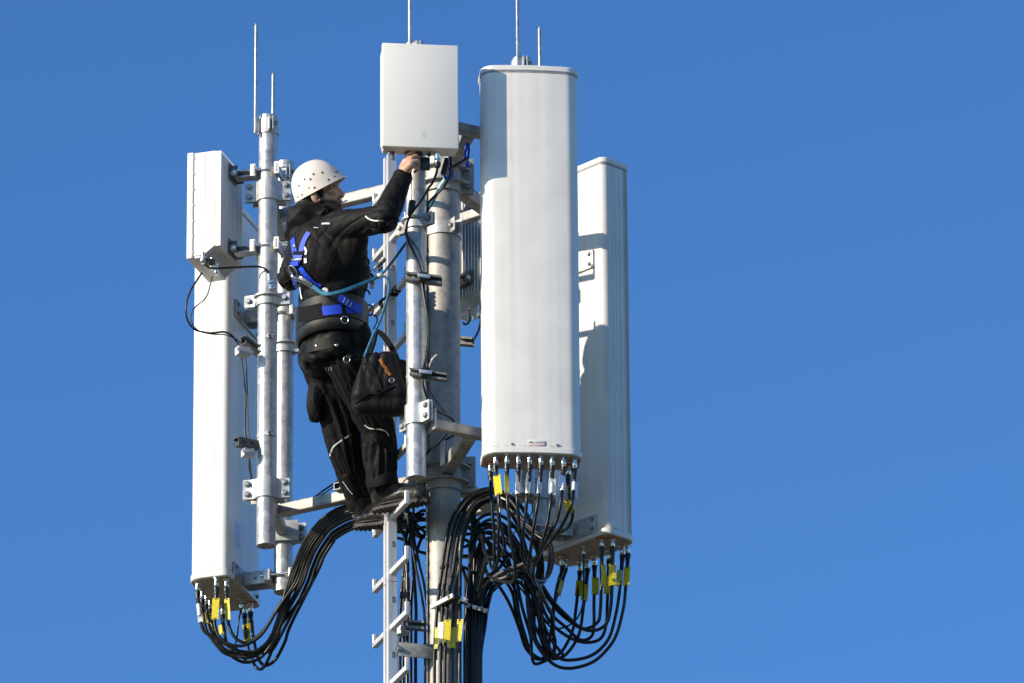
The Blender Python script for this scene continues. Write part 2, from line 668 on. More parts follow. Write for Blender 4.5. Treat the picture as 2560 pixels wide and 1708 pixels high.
# ------------------------------------------------------------------ the mast and its sector frames
RM = 0.0803
LF = P(668, 850, 0.16)
ZU, ZL, ZM = zr(LF.x, 0.16, 481), zr(LF.x, 0.16, 1224), zr(LF.x, 0.16, 752)
ZT, ZB = zr(LF.x, 0.16, 292), zr(LF.x, 0.16, 1366)
fr = P(1040, 900, -0.68)
mn = P(1309, 700, -0.40)
lr = P(709, 1290, 0.75)
rr_ = P(1353, 1290, 0.21)
POLE = {'front': V((fr.x, fr.y, 0)), 'main': V((mn.x, mn.y, 0)), 'left': V((LF.x, 0.16, 0)), 'leftrear': V((lr.x, 0.75, 0)),
        'right': V((rr_.x, 0.21, 0)), 'behind': V((-0.02, 0.58, 0))}
RP = 0.0437
ZMT = zr(0, 0, 452)

mast = thing('mast', 'thick galvanised steel mast tube rising behind the ladder in the middle of the tower', 'mast', (0, 0, 0))
b = MB(); b.cyl(V((0, 0, 0)), V((0, 0, ZMT)), RM, seg=64); b.build('tube', 'galvanised_dull', mast)


def collar(z, parent):
    h = 0.088
    b = MB()
    prof = [(RM + 0.001, -h), (RM + 0.011, -h), (RM + 0.011, h), (RM + 0.001, h)]
    b.lathe(V((0, 0, z)), Z, prof, 48)
    co = b.build('collar', 'galvanised_dull', parent)
    for dz in (0.028, -0.045):
        b = MB()
        poly = [(math.cos(t) * 0.128, math.sin(t) * 0.115) for t in (math.pi * k / 20 + math.pi for k in range(21))]
        poly += [(0.128, 0.03), (-0.128, 0.03)]
        b.prism(poly, V((0, 0, z + dz)), V((1, 0, 0)), V((0, 1, 0)), Z, -0.004, 0.004)
        b.build('rib', 'galvanised_dull', co)
    for sx in (-1, 1):
        for dy in (-0.010, 0.010):
            b = MB()
            b.box(V((sx * 0.117, dy, z)), AXES, (0.031, 0.006, h), 0.003)
            b.build('flange', 'galvanised_dull', co)
        for dz in (-0.055, 0.055):
            b = MB(); b.bolt(V((sx * 0.121, -0.016, z + dz)), V((0, -1, 0)), 0.013, 0.013)
            b.build('bolt', 'bolt_steel', co)
    return co


collar(ZU, mast)
collar(ZL, mast)
b = MB(); b.cyl(V((0, 0, ZMT)), V((0, 0, ZMT + 0.008)), RM + 0.004, seg=48, bev=0.002); b.build('top_cap', 'galvanised_dull', mast)
# perforated strip up the left side of the mast; added studs imitate its bright holes
sx0 = -RM * 0.93
b = MB(); b.box(V((sx0, -0.040, (ZB + ZMT) / 2 - 0.7)), AXES, (0.004, 0.014, (ZMT - ZB) / 2 + 0.85), 0.001)
b.build('perforated_strip', 'galvanised_dull', mast)
b0 = None
for k in range(30):
    zz = zr(sx0, -0.06, 623 + 32.6 * k)
    if b0 is None:
        b = MB(); b.box(V((sx0, -0.0555, zz)), AXES, (0.0035, 0.002, 0.009), 0.001); b0 = b.build('stud', 'silver', mast); z0 = zz
    elif not (3 < k < 18):
        copy_part(b0, mast, V((0, 0, zz - z0)))


def sqtube(p0, p1, w, name, parent, mat='galvanised_dull', h=None, bev=0.005):
    d = (p1 - p0)
    a = d.normalized()
    s = Z.cross(a).normalized()
    u = a.cross(s)
    b = MB(); b.box((p0 + p1) / 2, (a, s, u), (d.length / 2, w / 2, (h or w) / 2), bev, 3)
    return b.build(name, mat, parent)


SECT = {'front': ('front', 'main', 'reaching forward to the front pole pair', 'front'),
        'left': ('left', 'leftrear', 'reaching out to the left pole pair', 'left'),
        'rear': ('behind', 'right', 'behind the mast on the right pole pair', 'rear')}
for zz, lev in ((ZU, 'upper'), (ZL, 'lower')):
    for key, (pa, pb, words, _) in SECT.items():
        A, B = POLE[pa] + Z * zz, POLE[pb] + Z * zz
        mid = (A + B) / 2
        t = thing('outrigger', f'{lev} galvanised square tube arm {words}', 'outrigger', V((0, 0, zz)), 'T shaped support arms bolted to the mast')
        dirm = (mid - V((0, 0, zz))).normalized()
        sqtube(V((0, 0, zz)) + dirm * 0.082, mid - dirm * 0.0235, 0.060 if key != 'left' else 0.052, 'arm_tube', t)
        d = (B - A).normalized()
        sqtube(A + d * 0.062, B - d * 0.062, 0.046, 'crossbar', t)
        for q, sg in ((A, 1), (B, -1)):
            b = MB()
            s = Z.cross(d).normalized()
            b.box(q + d * sg * 0.056, (d, s, Z), (0.005, 0.078, 0.050), 0.003)
            b.build('end_plate', 'clamp_steel', t)


def half_clamp(pole, z, ang, parent, h=0.048, ext=0.108, nb=2, disc=False, name='pole_clamp'):
    """a bolted two-bolt clamp round a vertical pole, flanges along direction ang, the bulge facing ang - 90 degrees"""
    u = rot2(ang)
    w = rot2(ang - 90)
    o = pole + Z * z
    r0, th = RP + 0.0005, 0.0075
    for sg in (1, -1):
        inner, outer = [], []
        gap = 0.004
        a0 = math.asin((gap) / r0)
        for k in range(21):
            t = a0 + (math.pi - 2 * a0) * k / 20
            inner.append((r0 * math.cos(t), r0 * math.sin(t)))
            outer.append(((r0 + th) * math.cos(t), (r0 + th) * math.sin(t)))
        fil = 0.012
        poly = [(ext, gap), (ext, gap + th), (r0 + th + fil, gap + th), (r0 + th + 0.002, gap + th + 0.006)]
        poly += [p for p in outer if p[1] > gap + th + 0.010]
        poly += [(-(r0 + th) - 0.002, gap + th + 0.006), (-(r0 + th) - fil, gap + th), (-ext, gap + th), (-ext, gap)]
        poly += list(reversed(inner))
        b = MB()
        b.prism(poly, o, u, w * sg, Z, -h, h, 0.0015)
        cl = b.build(name, 'clamp_steel', parent, 32)
        if sg == 1:
            for sx in (-1, 1):
                for k in range(nb):
                    zz = 0 if nb == 1 else (k * 2 - 1) * h * 0.52
                    b = MB(); b.bolt(o + u * sx * (ext - 0.022) + w * (gap + th) + Z * zz, w, 0.0115, 0.011)
                    b.build('bolt', 'bolt_steel', cl)
    if disc:
        b = MB()
        b.lathe(o + Z * (h * 0.5), Z, [(RP + 0.001, -0.004), (0.066, -0.004), (0.066, 0.004), (RP + 0.001, 0.004)], 40)
        b.build('collar_ring', 'clamp_steel', parent)


def pole(key, label, ang, ztop, zbot, big, thin, rad_=RP):
    p = POLE[key]
    t = thing('mounting_pole', label, 'pole', p + Z * zbot, 'vertical galvanised antenna poles')
    b = MB()
    b.lathe(p + Z * zbot, Z, [(rad_ - 0.006, 0.004), (rad_ - 0.003, 0), (rad_, 0.002), (rad_, ztop - zbot - 0.002), (rad_ - 0.003, ztop - zbot), (rad_ - 0.006, ztop - zbot - 0.003)], 48)
    b.build('tube', 'galvanised', t)
    b = MB()
    b.lathe(p + Z * (zbot + 0.003), Z, [(rad_ - 0.004, 0), (rad_ - 0.004, 0.004)], 32)
    cp = b.build('end_cap', 'bolt_steel', t)
    for k in range(3):
        q = p + Z * (zbot + 0.003) + rot2(80 + 120 * k) * (rad_ * 0.6)
        b = MB(); b.lathe(q, -Z, [(0.006, 0), (0.006, 0.003), (0.003, 0.006)], 12)
        b.build('stud', 'silver', cp)
    for z in big:
        half_clamp(p, z, ang, t)
    for z in thin:
        half_clamp(p, z, ang + (10 if key == 'front' else -6), t, 0.030, 0.108, 1, True, 'ring_clamp')
    return t


zf = zr(POLE['front'].x, -0.68, 560)
zfl = zr(POLE['front'].x, -0.68, 1041)
pole('left', 'galvanised pole on the left, topped by the tall lightning rod, holding the finned box', -7, ZT, ZB, (ZU, ZL), (ZM,))
pole('leftrear', 'galvanised pole just behind the leftmost front pole, holding the far left panel antenna', -12, ZT + 0.02, ZB - 0.01, (ZU, ZL), (ZM,))
pole('front', 'short galvanised pole before the mast, under the white box the worker reaches for', -52, zr(POLE['front'].x, -0.68, 110), zr(POLE['front'].x, -0.68, 1197), (ZU, zfl), (zf,))
pole('main', 'galvanised pole hidden behind the big front panel antenna', -50, zr(POLE['main'].x, -0.4, 148), zr(POLE['main'].x, -0.4, 1240), (ZU, ZL), ())
pole('right', 'dull galvanised pole below the front panel antenna, holding the right hand antenna', 60, ZT, ZB, (ZU, ZL), (), 0.040)
pole('behind', 'galvanised pole hidden directly behind the mast', 60, ZT, ZB, (ZU, ZL), (ZM,))


def lightning_rod(key, label, off, toprow, botrow, clamp=True):
    p = POLE[key]
    q = P(off, botrow, p.y - 0.045)
    top = zr(q.x, q.y, toprow)
    bot = zr(q.x, q.y, botrow)
    t = thing('lightning_rod', label, 'lightning rod', q, 'thin pointed lightning rods')
    r = 0.0076
    b = MB()
    b.lathe(V((q.x, q.y, bot)), Z, [(r * 0.8, 0), (r, 0.003), (r, top - bot - 0.016), (r * 0.55, top - bot - 0.005), (0.0015, top - bot)], 16)
    b.build('rod', 'galvanised', t)
    if clamp:
        zc = bot + 0.045
        b = MB()
        c = p + Z * zc
        b.lathe(c, Z, [(RP + 0.0006, -0.036), (RP + 0.0065, -0.036), (RP + 0.0065, 0.036), (RP + 0.0006, 0.036)], 40)
        band = b.build('clamp_band', 'clamp_steel', t)
        d = (V((q.x, q.y, 0)) - V((p.x, p.y, 0)))
        dn = d.normalized()
        b = MB()
        b.box(p + dn * ((RP + d.length) / 2 + 0.002) + Z * zc, (dn, Z.cross(dn), Z), ((d.length - RP) / 2 + 0.004, 0.006, 0.034), 0.002)
        b.build('rod_holder', 'clamp_steel', band)
        e = rot2(-78)
        for dx in (-0.008, 0.008):
            s = Z.cross(e)
            b = MB()
            b.box(p + e * (RP + 0.021) + s * dx + Z * zc, (e, s, Z), (0.018, 0.0035, 0.034), 0.002)
            b.build('ear', 'clamp_steel', band)
        s = Z.cross(e)
        b = MB(); b.bolt(p + e * (RP + 0.023) - s * -0.0115 + Z * zc, s, 0.010, 0.016)
        b.build('bolt', 'bolt_steel', band)
    return t


lightning_rod('left', 'tall pointed lightning rod on the top of the left front pole', 638.5, 58, 334)
lightning_rod('leftrear', 'shorter lightning rod showing just right of the tall left one', 681.5, 181, 455)
lightning_rod('front', 'lightning rod rising above the white box over the worker', 1024.5, -170, 148)
lightning_rod('main', 'lightning rod rising from the pole behind the big front panel antenna', 1295, -165, 186)
lightning_rod('right', 'short lightning rod to the right of the rod above the front panel antenna', 1351, 66, 330)
# pole heads that show above the box and the front antenna
for key, toprow in (('front', 103), ('main', 140)):
    pass

# ------------------------------------------------------------------ panel antennas
AW, AD = 0.46, 0.19


def section(w, d, rf, rb, bulge=0.008, grooves=(), inset=0.0):
    """closed outline, s across the width, t from the back (0) to the front (d)"""
    pts = []
    hw = w / 2

    def arc(cx, cy, r, a0, a1, n=9):
        for k in range(n + 1):
            a = rad(a0 + (a1 - a0) * k / n)
            pts.append((cx + r * math.cos(a), cy + r * math.sin(a)))
    arc(-hw + rb, rb, rb, 180, 270)
    arc(hw - rb, rb, rb, 270, 360)
    for gt in sorted(grooves):
        pts += [(hw, gt - 0.0018), (hw - 0.0016, gt - 0.0011), (hw - 0.0016, gt + 0.0011), (hw, gt + 0.0018)]
    arc(hw - rf, d - rf, rf, 0, 86)
    for k in range(1, 8):
        s = (hw - rf) * (1 - 2 * k / 8)
        pts.append((s, d + bulge * (1 - (s / (hw - rf)) ** 2)))
    arc(-hw + rf, d - rf, rf, 94, 180)
    for gt in sorted(grooves, reverse=True):
        pts += [(-hw, gt + 0.0018), (-hw + 0.0016, gt + 0.0011), (-hw + 0.0016, gt - 0.0011), (-hw, gt - 0.0018)]
    return pts


CONN = {}


def connector(p, parent, root_key, small=False):
    k = 0.7 if small else 1.0
    b = MB()
    b.lathe(p, -Z, [(0.0165 * k, 0), (0.0165 * k, 0.004), (0.0085 * k, 0.005), (0.0085 * k, 0.013), (0.0105 * k, 0.014), (0.0105 * k, 0.020),
                    (0.0090 * k, 0.021), (0.0118 * k, 0.024), (0.0118 * k, 0.036), (0.0095 * k, 0.040), (0.0085 * k, 0.046)], 18)
    return b.build('connector', 'silver', parent)


def antenna(name_label, pc, ang, ztop, zbot, w, d, conns, rings, brackets, polekey, grooves, seam_name=None):
    """pc: centre of the back face in plan; ang: direction of the front normal"""
    n = rot2(ang)
    s = Z.cross(n) * -1.0
    # s points to the antenna's right as seen from its front
    t = thing('panel_antenna', name_label, 'antenna', V((pc.x, pc.y, zbot)), 'tall white panel antennas')
    o = V((pc.x, pc.y, 0))
    sec = section(w, d, 0.062, 0.034, grooves=grooves)
    b = MB()
    b.prism(sec, o, s, n, Z, zbot + 0.012, ztop - 0.01)
    rd = b.build('radome', 'radome', t, 30)
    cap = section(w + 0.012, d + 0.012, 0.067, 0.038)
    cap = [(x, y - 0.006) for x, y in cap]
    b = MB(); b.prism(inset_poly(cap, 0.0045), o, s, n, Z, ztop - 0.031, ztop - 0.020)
    b.build('painted_shadow_gap', 'print_grey', t, 30)  # solid grey band, its colour drawing the shadow line under the cap
    b = MB(); b.prism(cap, o, s, n, Z, ztop - 0.024, ztop + 0.004, 0.004)
    b.build('top_cap', 'cap_white', t, 30)
    lip = section(w + 0.012, d + 0.012, 0.068, 0.038)
    lip = [(x, y - 0.006) for x, y in lip]
    b = MB(); b.prism(lip, o, s, n, Z, zbot, zbot + 0.030, 0.003)
    b.build('bottom_rim', 'cap_white', t, 30)
    b = MB(); b.prism(inset_poly(lip, 0.008), o, s, n, Z, zbot - 0.0025, zbot + 0.002)
    b.build('base_plate', 'base_plate', t, 30)
    b = MB(); b.prism(inset_poly(lip, 0.0035), o, s, n, Z, zbot + 0.026, zbot + 0.0335)
    b.build('grimy_joint', 'grime', t, 30)
    for dx in (-0.4, 0.35):
        q = o + s * (w * dx * 0.62) + n * (d + 0.006) + Z * (zbot + 0.042)
        b = MB(); b.bolt(q, n, 0.004, 0.003); b.build('screw', 'bolt_steel', t)
    out = []
    for px, py, sm in conns:
        q = PZ(px, py, zbot - 0.002)
        connector(q, t, None, sm)
        out.append(q - Z * 0.040)
    for px, py in rings:
        q = PZ(px, py, zbot - 0.003)
        b = MB(); b.lathe(q, -Z, [(0.019, 0), (0.025, 0.0), (0.025, 0.0012), (0.019, 0.0012)], 24)
        b.build('port_ring', 'red_ring', t)
    pp = POLE[polekey]
    for zz in brackets:
        bracket(t, o, s, n, zz, pp, w)
    CONN[name_label] = out
    return t


def bracket(t, o, s, n, zz, pp, w, plate=True):
    """plate on the back face, hinge, arm and a channel clamp with threaded rods round the pole"""
    back = o + Z * zz
    to = (V((pp.x, pp.y, 0)) - V((o.x, o.y, 0)))
    L = to.length
    a = to.normalized()
    side = Z.cross(a)
    b = MB()
    b.box(back - n * 0.006, (s, n, Z), (w * 0.36, 0.005, 0.045), 0.004)
    pl = b.build('mounting_plate', 'galvanised', t)
    for sx in (-1, 1):
        for sz in (-1, 1):
            b = MB(); b.bolt(back - n * 0.011 + s * sx * w * 0.31 + Z * sz * 0.024, -n, 0.008, 0.008)
            b.build('bolt', 'bolt_steel', pl)
    e0, e1 = 0.012, L - RP - 0.028
    br = None
    for sg in (-1, 1):
        b = MB()
        b.box(o + a * (e0 + (e1 - e0) * 0.5) + side * sg * 0.042 + Z * zz, (a, side, Z), ((e1 - e0) / 2, 0.003, 0.032), 0.002)
        if br is None:
            br = b.build('arm', 'galvanised', t)
        else:
            b.build('arm', 'galvanised', t)
    b = MB(); b.cyl(o + a * ((e0 + e1) / 2) - side * 0.055 + Z * zz, o + a * ((e0 + e1) / 2) + side * 0.055 + Z * zz, 0.009, seg=14)
    b.build('hinge_bolt', 'bolt_steel', br)
    b = MB()
    b.box(o + a * (e1 + 0.012) + Z * zz, (a, side, Z), (0.016, 0.068, 0.028), 0.003)
    ch = b.build('clamp_channel', 'galvanised', t)
    b = MB()
    b.box(V((pp.x, pp.y, zz)) + a * (RP + 0.012), (a, side, Z), (0.010, 0.068, 0.024), 0.003)
    b.build('clamp_channel', 'galvanised', t)
    for sg in (-1, 1):
        q = V((pp.x, pp.y, zz)) + side * sg * 0.055
        b = MB(); b.cyl(q - a * (RP + 0.05), q + a * (RP + 0.045), 0.0055, seg=10)
        b.lathe(q + a * (RP + 0.022), a, [(0.010, 0), (0.010, 0.009)], 6)
        b.build('threaded_rod', 'silver', ch)


# front antenna
ya = -0.775
fz = P(1333.5, 1125, ya)
ang_f = -85
nF = rot2(ang_f)
pcF = V((fz.x, ya, 0)) - nF * 0.198
z_f_bot = zr(fz.x, ya, 1133)
z_f_top = zr(fz.x, ya, 166)
FRONT = 'large white panel antenna in front, its lower rim full of plugged black cables'
LEFT = 'white panel antenna on the far left, below the finned white box'
REAR = 'white panel antenna on the far right, partly behind the front one'
connF = [(1239, 1140, 0), (1267, 1138, 0), (1296, 1138, 0), (1324, 1139, 0), (1352, 1140, 0), (1380, 1141, 0), (1408.5, 1143, 0), (1436, 1147, 0), (1226, 1159, 0), (1420, 1166, 0)]
AF = antenna(FRONT, pcF, ang_f, z_f_top, z_f_bot, AW - 0.024, AD, connF, [(1226, 1158), (1420, 1164), (1436, 1150), (1244, 1150)], (zr(mn.x, -0.5, 300), zr(mn.x, -0.5, 1100)), 'main', ())
# left antenna: near corner of the back face measured at (568, 1436)
angL = 162.6
nL = rot2(angL)
sL = V((-nL.y, nL.x, 0))
A = P(568, 1437, 0.58)
tl = V((0.30, 0.954, 0))
pcL = V((A.x, A.y, 0)) + tl * (AW + 0.012) / 2
nL = V((-0.954, 0.30, 0))
angL = math.degrees(math.atan2(nL.y, nL.x))
zLb = A.z
zLt = zr(A.x, A.y, 488)
connL = [(494, 1457, 0), (506, 1475, 0), (515.5, 1488, 0), (525, 1499, 0), (541, 1446, 0), (566, 1448, 0), (557, 1513, 0), (612, 1512, 0), (627, 1508, 0), (602, 1497, 1)]
AL = antenna(LEFT, pcL, angL, zLt, zLb, AW, AD + 0.004, connL, [(630, 1508), (612, 1514)], (zr(A.x, 0.8, 800), zr(A.x, 0.8, 1455)), 'leftrear', (0.068, 0.135))
# rear antenna: near corner of the back face at (1510, 1331)
A = P(1521, 1331, 0.085)
tr = V((-0.69, 0.724, 0))
nR = V((0.724, 0.69, 0))
pcR = V((A.x, A.y, 0)) + tr * (AW + 0.012) / 2
zRb = A.z
zRt = zr(A.x, A.y, 391)
connR = [(1569, 1362, 0), (1555, 1365, 0), (1531, 1347, 0), (1504, 1347, 0), (1522, 1377, 0), (1486, 1390, 0), (1468, 1398, 0), (1449, 1404, 0), (1411, 1397, 0), (1405, 1391, 0), (1459, 1364, 1)]
AR = antenna(REAR, pcR, math.degrees(math.atan2(nR.y, nR.x)), zRt, zRb, AW, AD, connR, [(1504, 1347), (1531, 1347), (1411, 1397), (1405, 1391)], (zr(A.x, 0.3, 680), zr(A.x, 0.3, 1340)), 'right', (0.055, 0.075, 0.10, 0.135, 0.155))


def place_text(me, o, ux, uy, name, mat, parent):
    uz = ux.cross(uy)
    mt = Matrix((ux, uy, uz)).transposed().to_4x4()
    mt.translation = o
    me.transform(mt)
    return link(name, me, mat, parent, 0)


# maker's label on the lower rim of the front antenna
sF = Z.cross(nF)
sF = sF if sF.x > 0 else -sF
fb = pcF + nF * (AD + 0.0085)
zt = z_f_bot + 0.041
for_lab = P(1341, 1120, fb.y)
lab0 = V((fb.x, fb.y, 0)) + sF * ((for_lab.x - fb.x) / sF.x) + nF * 0.0025
b = MB(); b.box(lab0 + Z * (zt + 0.006) + nF * 0.0, (sF, nF, Z), (0.036, 0.0008, 0.014), 0.0005)
lab = b.build('maker_label', 'cap_white', AF)
place_text(text_mesh('HUAWEI', 0.0105), lab0 + nF * 0.0012 + sF * 0.0105 + Z * (zt + 0.0085), sF, Z, 'lettering', 'print_grey', lab)
b = MB()
for k in range(8):
    a = rad(8 + 164 * k / 7)
    d = sF * math.cos(a) + Z * math.sin(a)
    q = lab0 + nF * 0.0012 - sF * 0.0240 + Z * (zt + 0.0035)
    pn = nF.cross(d)
    ring = []
    for (l, wd) in ((0.0025, 0.0006), (0.007, 0.0016), (0.0095, 0.0019), (0.0115, 0.0012)):
        ring.append((l, wd))
    vs = [b.bm.verts.new(q + d * l + pn * wd) for l, wd in ring] + [b.bm.verts.new(q + d * l - pn * wd) for l, wd in reversed(ring)]
    b.bm.faces.new(vs)
b.build('emblem', 'print_grey', lab)
b = MB(); b.box(lab0 + nF * 0.0012 + Z * (zt - 0.0035), (sF, nF, Z), (0.034, 0.0004, 0.0011))
b.build('red_line', 'print_red', lab)
# pale blue rating sticker on the back face of the left antenna
q = P(596, 1333, pcL.y - 0.1)
tt = (q.x - A.x)
px_ = 594
for _ in range(1):
    best = None
    for k in range(200):
        u = (k / 199 - 0.5) * AW
        c = pcL + tl * u
        d = abs(P(px_, 1333, c.y).x - c.x)
        if best is None or d < best[0]:
            best = (d, c)
cc = best[1]
b = MB(); b.box(V((cc.x, cc.y, zr(cc.x, cc.y, 1338))) - nL * 0.0008, (tl, nL, Z), (0.034, 0.0006, 0.062))
b.build('rating_sticker', 'blue_label', AL)


# ------------------------------------------------------------------ radio units (boxes)
def radio(label, pc, ang, ztop, zbot, w, d, polekey, key_grey=False, fins=17, brz=()):
    n = rot2(ang)
    s = Z.cross(n)
    o = V((pc.x, pc.y, 0))
    t = thing('radio_unit', label, 'radio box', V((pc.x, pc.y, zbot)), 'white radio boxes on the poles')
    hw = w / 2
    # front cover
    b = MB()
    b.box(o + n * (d - 0.016) + Z * (ztop + zbot) / 2, (s, n, Z), (hw + 0.004, 0.016, (ztop - zbot) / 2), 0.005, 3)
    fc = b.build('front_cover', 'radio_white', t, 30)
    # body with the rear lower edge cut away
    hz = ztop - 0.004
    yb, yf = 0.026, d - 0.034
    ch = 0.055
    poly = [(yb, zbot + ch), (yb + 0.004, zbot + ch - 0.006), (yf - 0.055, zbot + 0.014), (yf - 0.055, zbot + 0.010), (yf, zbot + 0.010), (yf, hz), (yb + 0.004, hz), (yb, hz - 0.004)]
    b = MB(); b.prism(poly, o, n, Z, s, -hw, hw, 0.003)
    bd = b.build('body', 'radio_white', t, 30)
    # side seam
    for sg in (-1, 1):
        b = MB(); b.box(o + s * sg * (hw + 0.0002) + n * (yf - 0.055) + Z * ((ztop + zbot) / 2 + 0.004), (s, n, Z), (0.0006, 0.0007, (ztop - zbot) / 2 - 0.012))
        b.build('seam', 'print_grey', bd)
    # dark gasket between the cover and the body
    b = MB(); b.box(o + n * (d - 0.033) + Z * (ztop + zbot) / 2, (s, n, Z), (hw - 0.001, 0.0025, (ztop - zbot) / 2 - 0.005))
    gk = b.build('gasket', 'print_grey', t)
    for k in range(7):
        for sg in (-1, 1):
            b = MB(); b.box(o + n * (d - 0.033) + s * sg * (hw + 0.001) + Z * (zbot + 0.03 + (ztop - zbot - 0.06) * k / 6), (s, n, Z), (0.003, 0.004, 0.003), 0.001)
            b.build('clip', 'bolt_steel', gk)
    # cooling fins at the back
    for k in range(fins):
        x = -hw + 0.004 + (w - 0.008) * k / (fins - 1)
        b = MB()
        zb2 = zbot + ch - 0.012
        b.box(o + s * x + n * (yb / 2 + 0.001) + Z * ((hz + zb2) / 2), (s, n, Z), (0.0042, yb / 2, (hz - zb2) / 2 - 0.004), 0.001, 1)
        b.build('cooling_fin', 'fin_metal' if key_grey else 'radio_white', t)
    # ribbed underside
    for k in range(9):
        y = yb + 0.006 + (yf - 0.06 - yb) * k / 8
        zz = zbot + ch - 0.006 + (0.014 - ch + 0.006) * k / 8
        b = MB(); b.box(o + n * y + Z * (zz - 0.004), (s, n, Z), (hw - 0.01, 0.0018, 0.006), 0.0008, 1)
        b.build('under_rib', 'fin_metal', t)
    b = MB(); b.box(o + n * (yf - 0.026) + Z * (zbot + 0.006), (s, n, Z), (hw - 0.004, 0.030, 0.006), 0.002)
    b.build('port_panel', 'cap_white', t)
    pp = POLE[polekey]
    for zz in brz:
        to = V((pp.x, pp.y, 0)) - V((o.x, o.y, 0))
        a = to.normalized()
        side = Z.cross(a)
        L = to.length
        b = MB(); b.box(o - n * 0.003 + Z * zz, (s, n, Z), (0.052, 0.004, 0.038), 0.003)
        bk = b.build('mounting_plate', 'channel_steel', t)
        for sg in (-1, 1):
            b = MB(); b.box(o - n * 0.020 + s * sg * 0.045 + Z * (zz - 0.004), (s, n, Z), (0.003, 0.022, 0.028), 0.002)
            b.build('hinge_ear', 'channel_steel', bk)
            b = MB(); b.bolt(o - n * 0.024 + s * sg * 0.048 + Z * (zz - 0.012), s * sg, 0.010, 0.008)
            b.build('bolt', 'silver', bk)
        for dz in (0.014, -0.014):
            b = MB(); b.box(o + a * (L - RP) * 0.55 + Z * (zz - 0.012 + dz), (a, side, Z), ((L - RP) * 0.42, 0.030, 0.004), 0.002)
            b.build('arm', 'clamp_steel', t)
        for f in (-1, 1):
            q = V((pp.x, pp.y, zz - 0.012)) + a * f * (RP + 0.010)
            b = MB(); b.box(q, (a, side, Z), (0.008, 0.060, 0.022), 0.002)
            cb = b.build('clamp_bar', 'clamp_steel', t)
            for sg in (-1, 1):
                b = MB(); b.box(q + side * sg * 0.055 + a * f * 0.004, (a, side, Z), (0.012, 0.0035, 0.030), 0.001)
                b.build('clamp_end', 'radio_white', cb)
        for sg in (-1, 1):
            q = V((pp.x, pp.y, zz - 0.012)) + side * sg * 0.050
            b = MB(); b.cyl(q - a * (RP + 0.04), q + a * (RP + 0.07), 0.004, seg=10)
            b.build('threaded_rod', 'silver', t)
    return t, o, s, n


# front radio box over the worker
angf = -83.5
nf = rot2(angf)
sf_ = Z.cross(nf)
cF = P(1051.5, 369, -0.92)
pf = V((cF.x, cF.y, 0)) - nf * 0.135
zf_b, zf_t = cF.z, zr(cF.x, cF.y, 110)
RU, RUo, RUs, RUn = radio('upright white box with three slanted bars, above the raised hand of the worker', pf, angf, zf_t, zf_b, 0.339, 0.135, 'front', brz=(zr(cF.x, -0.7, 190), zr(cF.x, -0.7, 330)))
# three slanted bars
for k in range(3):
    c = P(1051.5, 331 + 5.6 * k, -0.92)
    c = RUo + RUs * ((c.x - RUo.x) * RUs.x) + RUn * 0.1353 + Z * zr(c.x, -0.92, 331 + 5.6 * k)
    sx = RUs if RUs.x > 0 else -RUs
    dd = (sx + Z * 0.30).normalized()
    b = MB(); b.box(c, (dd, RUn, RUn.cross(dd)), (0.0105, 0.0004, 0.0011))
    b.build('slanted_bar', 'faint_print', RU)
# ports and plugs underneath
PORT = {}
for px, r, col, nm in ((1022, 0.0185, 'black_plastic', 'open_port'), (1046, 0.0195, 'black_plastic', 'open_port'), (1072.5, 0.0095, 'black_plastic', 'port_plug'), (983, 0.0065, 'print_dark', 'port_plug'), (974, 0.008, 'bolt_steel', 'port_plug')):
    q = PZ(px, 379 + (px - 960) * 0.04, zf_b - 0.001)
    b = MB(); b.lathe(q, -Z, [(r, 0), (r, 0.010), (r * 0.8, 0.014)], 20)
    b.build(nm, col, RU)
q = PZ(1093.5, 383, zf_b - 0.001)
b = MB(); b.lathe(q, -Z, [(0.0140, 0), (0.0140, 0.014), (0.0135, 0.015), (0.0135, 0.035), (0.0105, 0.036), (0.0105, 0.046), (0.0145, 0.047), (0.0145, 0.060), (0.010, 0.068)], 20)
b.build('cable_gland', 'silver', RU)
PORT['gland'] = q - Z * 0.066
b = MB(); b.lathe(q - Z * 0.046, -Z, [(0.0152, 0), (0.0152, 0.018), (0.0105, 0.026)], 20)
b.build('gland_nut', 'black_plastic', RU)
q = PZ(1046, 382, zf_b - 0.014)
b = MB(); b.box(PZ(1062, 388, zf_b - 0.04) + V((0, 0.10, 0)), AXES, (0.022, 0.010, 0.030), 0.003)
b.build('dark_block', 'dark_metal', RU)

# left radio box
A = P(554, 373, 0.06)
tl3 = V((0.30, 0.954, 0))
nl3 = V((-0.954, 0.30, 0))
pl = V((A.x, A.y, 0)) + tl3 * 0.15
zl_t = zr(A.x, A.y, 372)
zl_b = zr(A.x, A.y, 637)
LU, LUo, LUs, LUn = radio('finned white box on the far left, tilted brackets on the left pole', pl, math.degrees(math.atan2(nl3.y, nl3.x)), zl_t, zl_b, 0.30, 0.168, 'left', brz=(zr(pl.x, pl.y, 437), zr(pl.x, pl.y, 625)))
for px, py in ((507, 640), (530, 655), (541, 668)):
    q = PZ(px, py - 8, zl_b - 0.001)
    b = MB(); b.lathe(q, -Z, [(0.011, 0), (0.011, 0.016), (0.009, 0.017), (0.009, 0.03), (0.012, 0.031), (0.012, 0.048), (0.007, 0.055)], 16)
    b.build('cable_gland', 'silver', LU)
b = MB(); b.box(PZ(522, 656, zl_b - 0.03), AXES, (0.028, 0.034, 0.006), 0.002)
b.build('cable_bracket', 'dark_metal', LU)

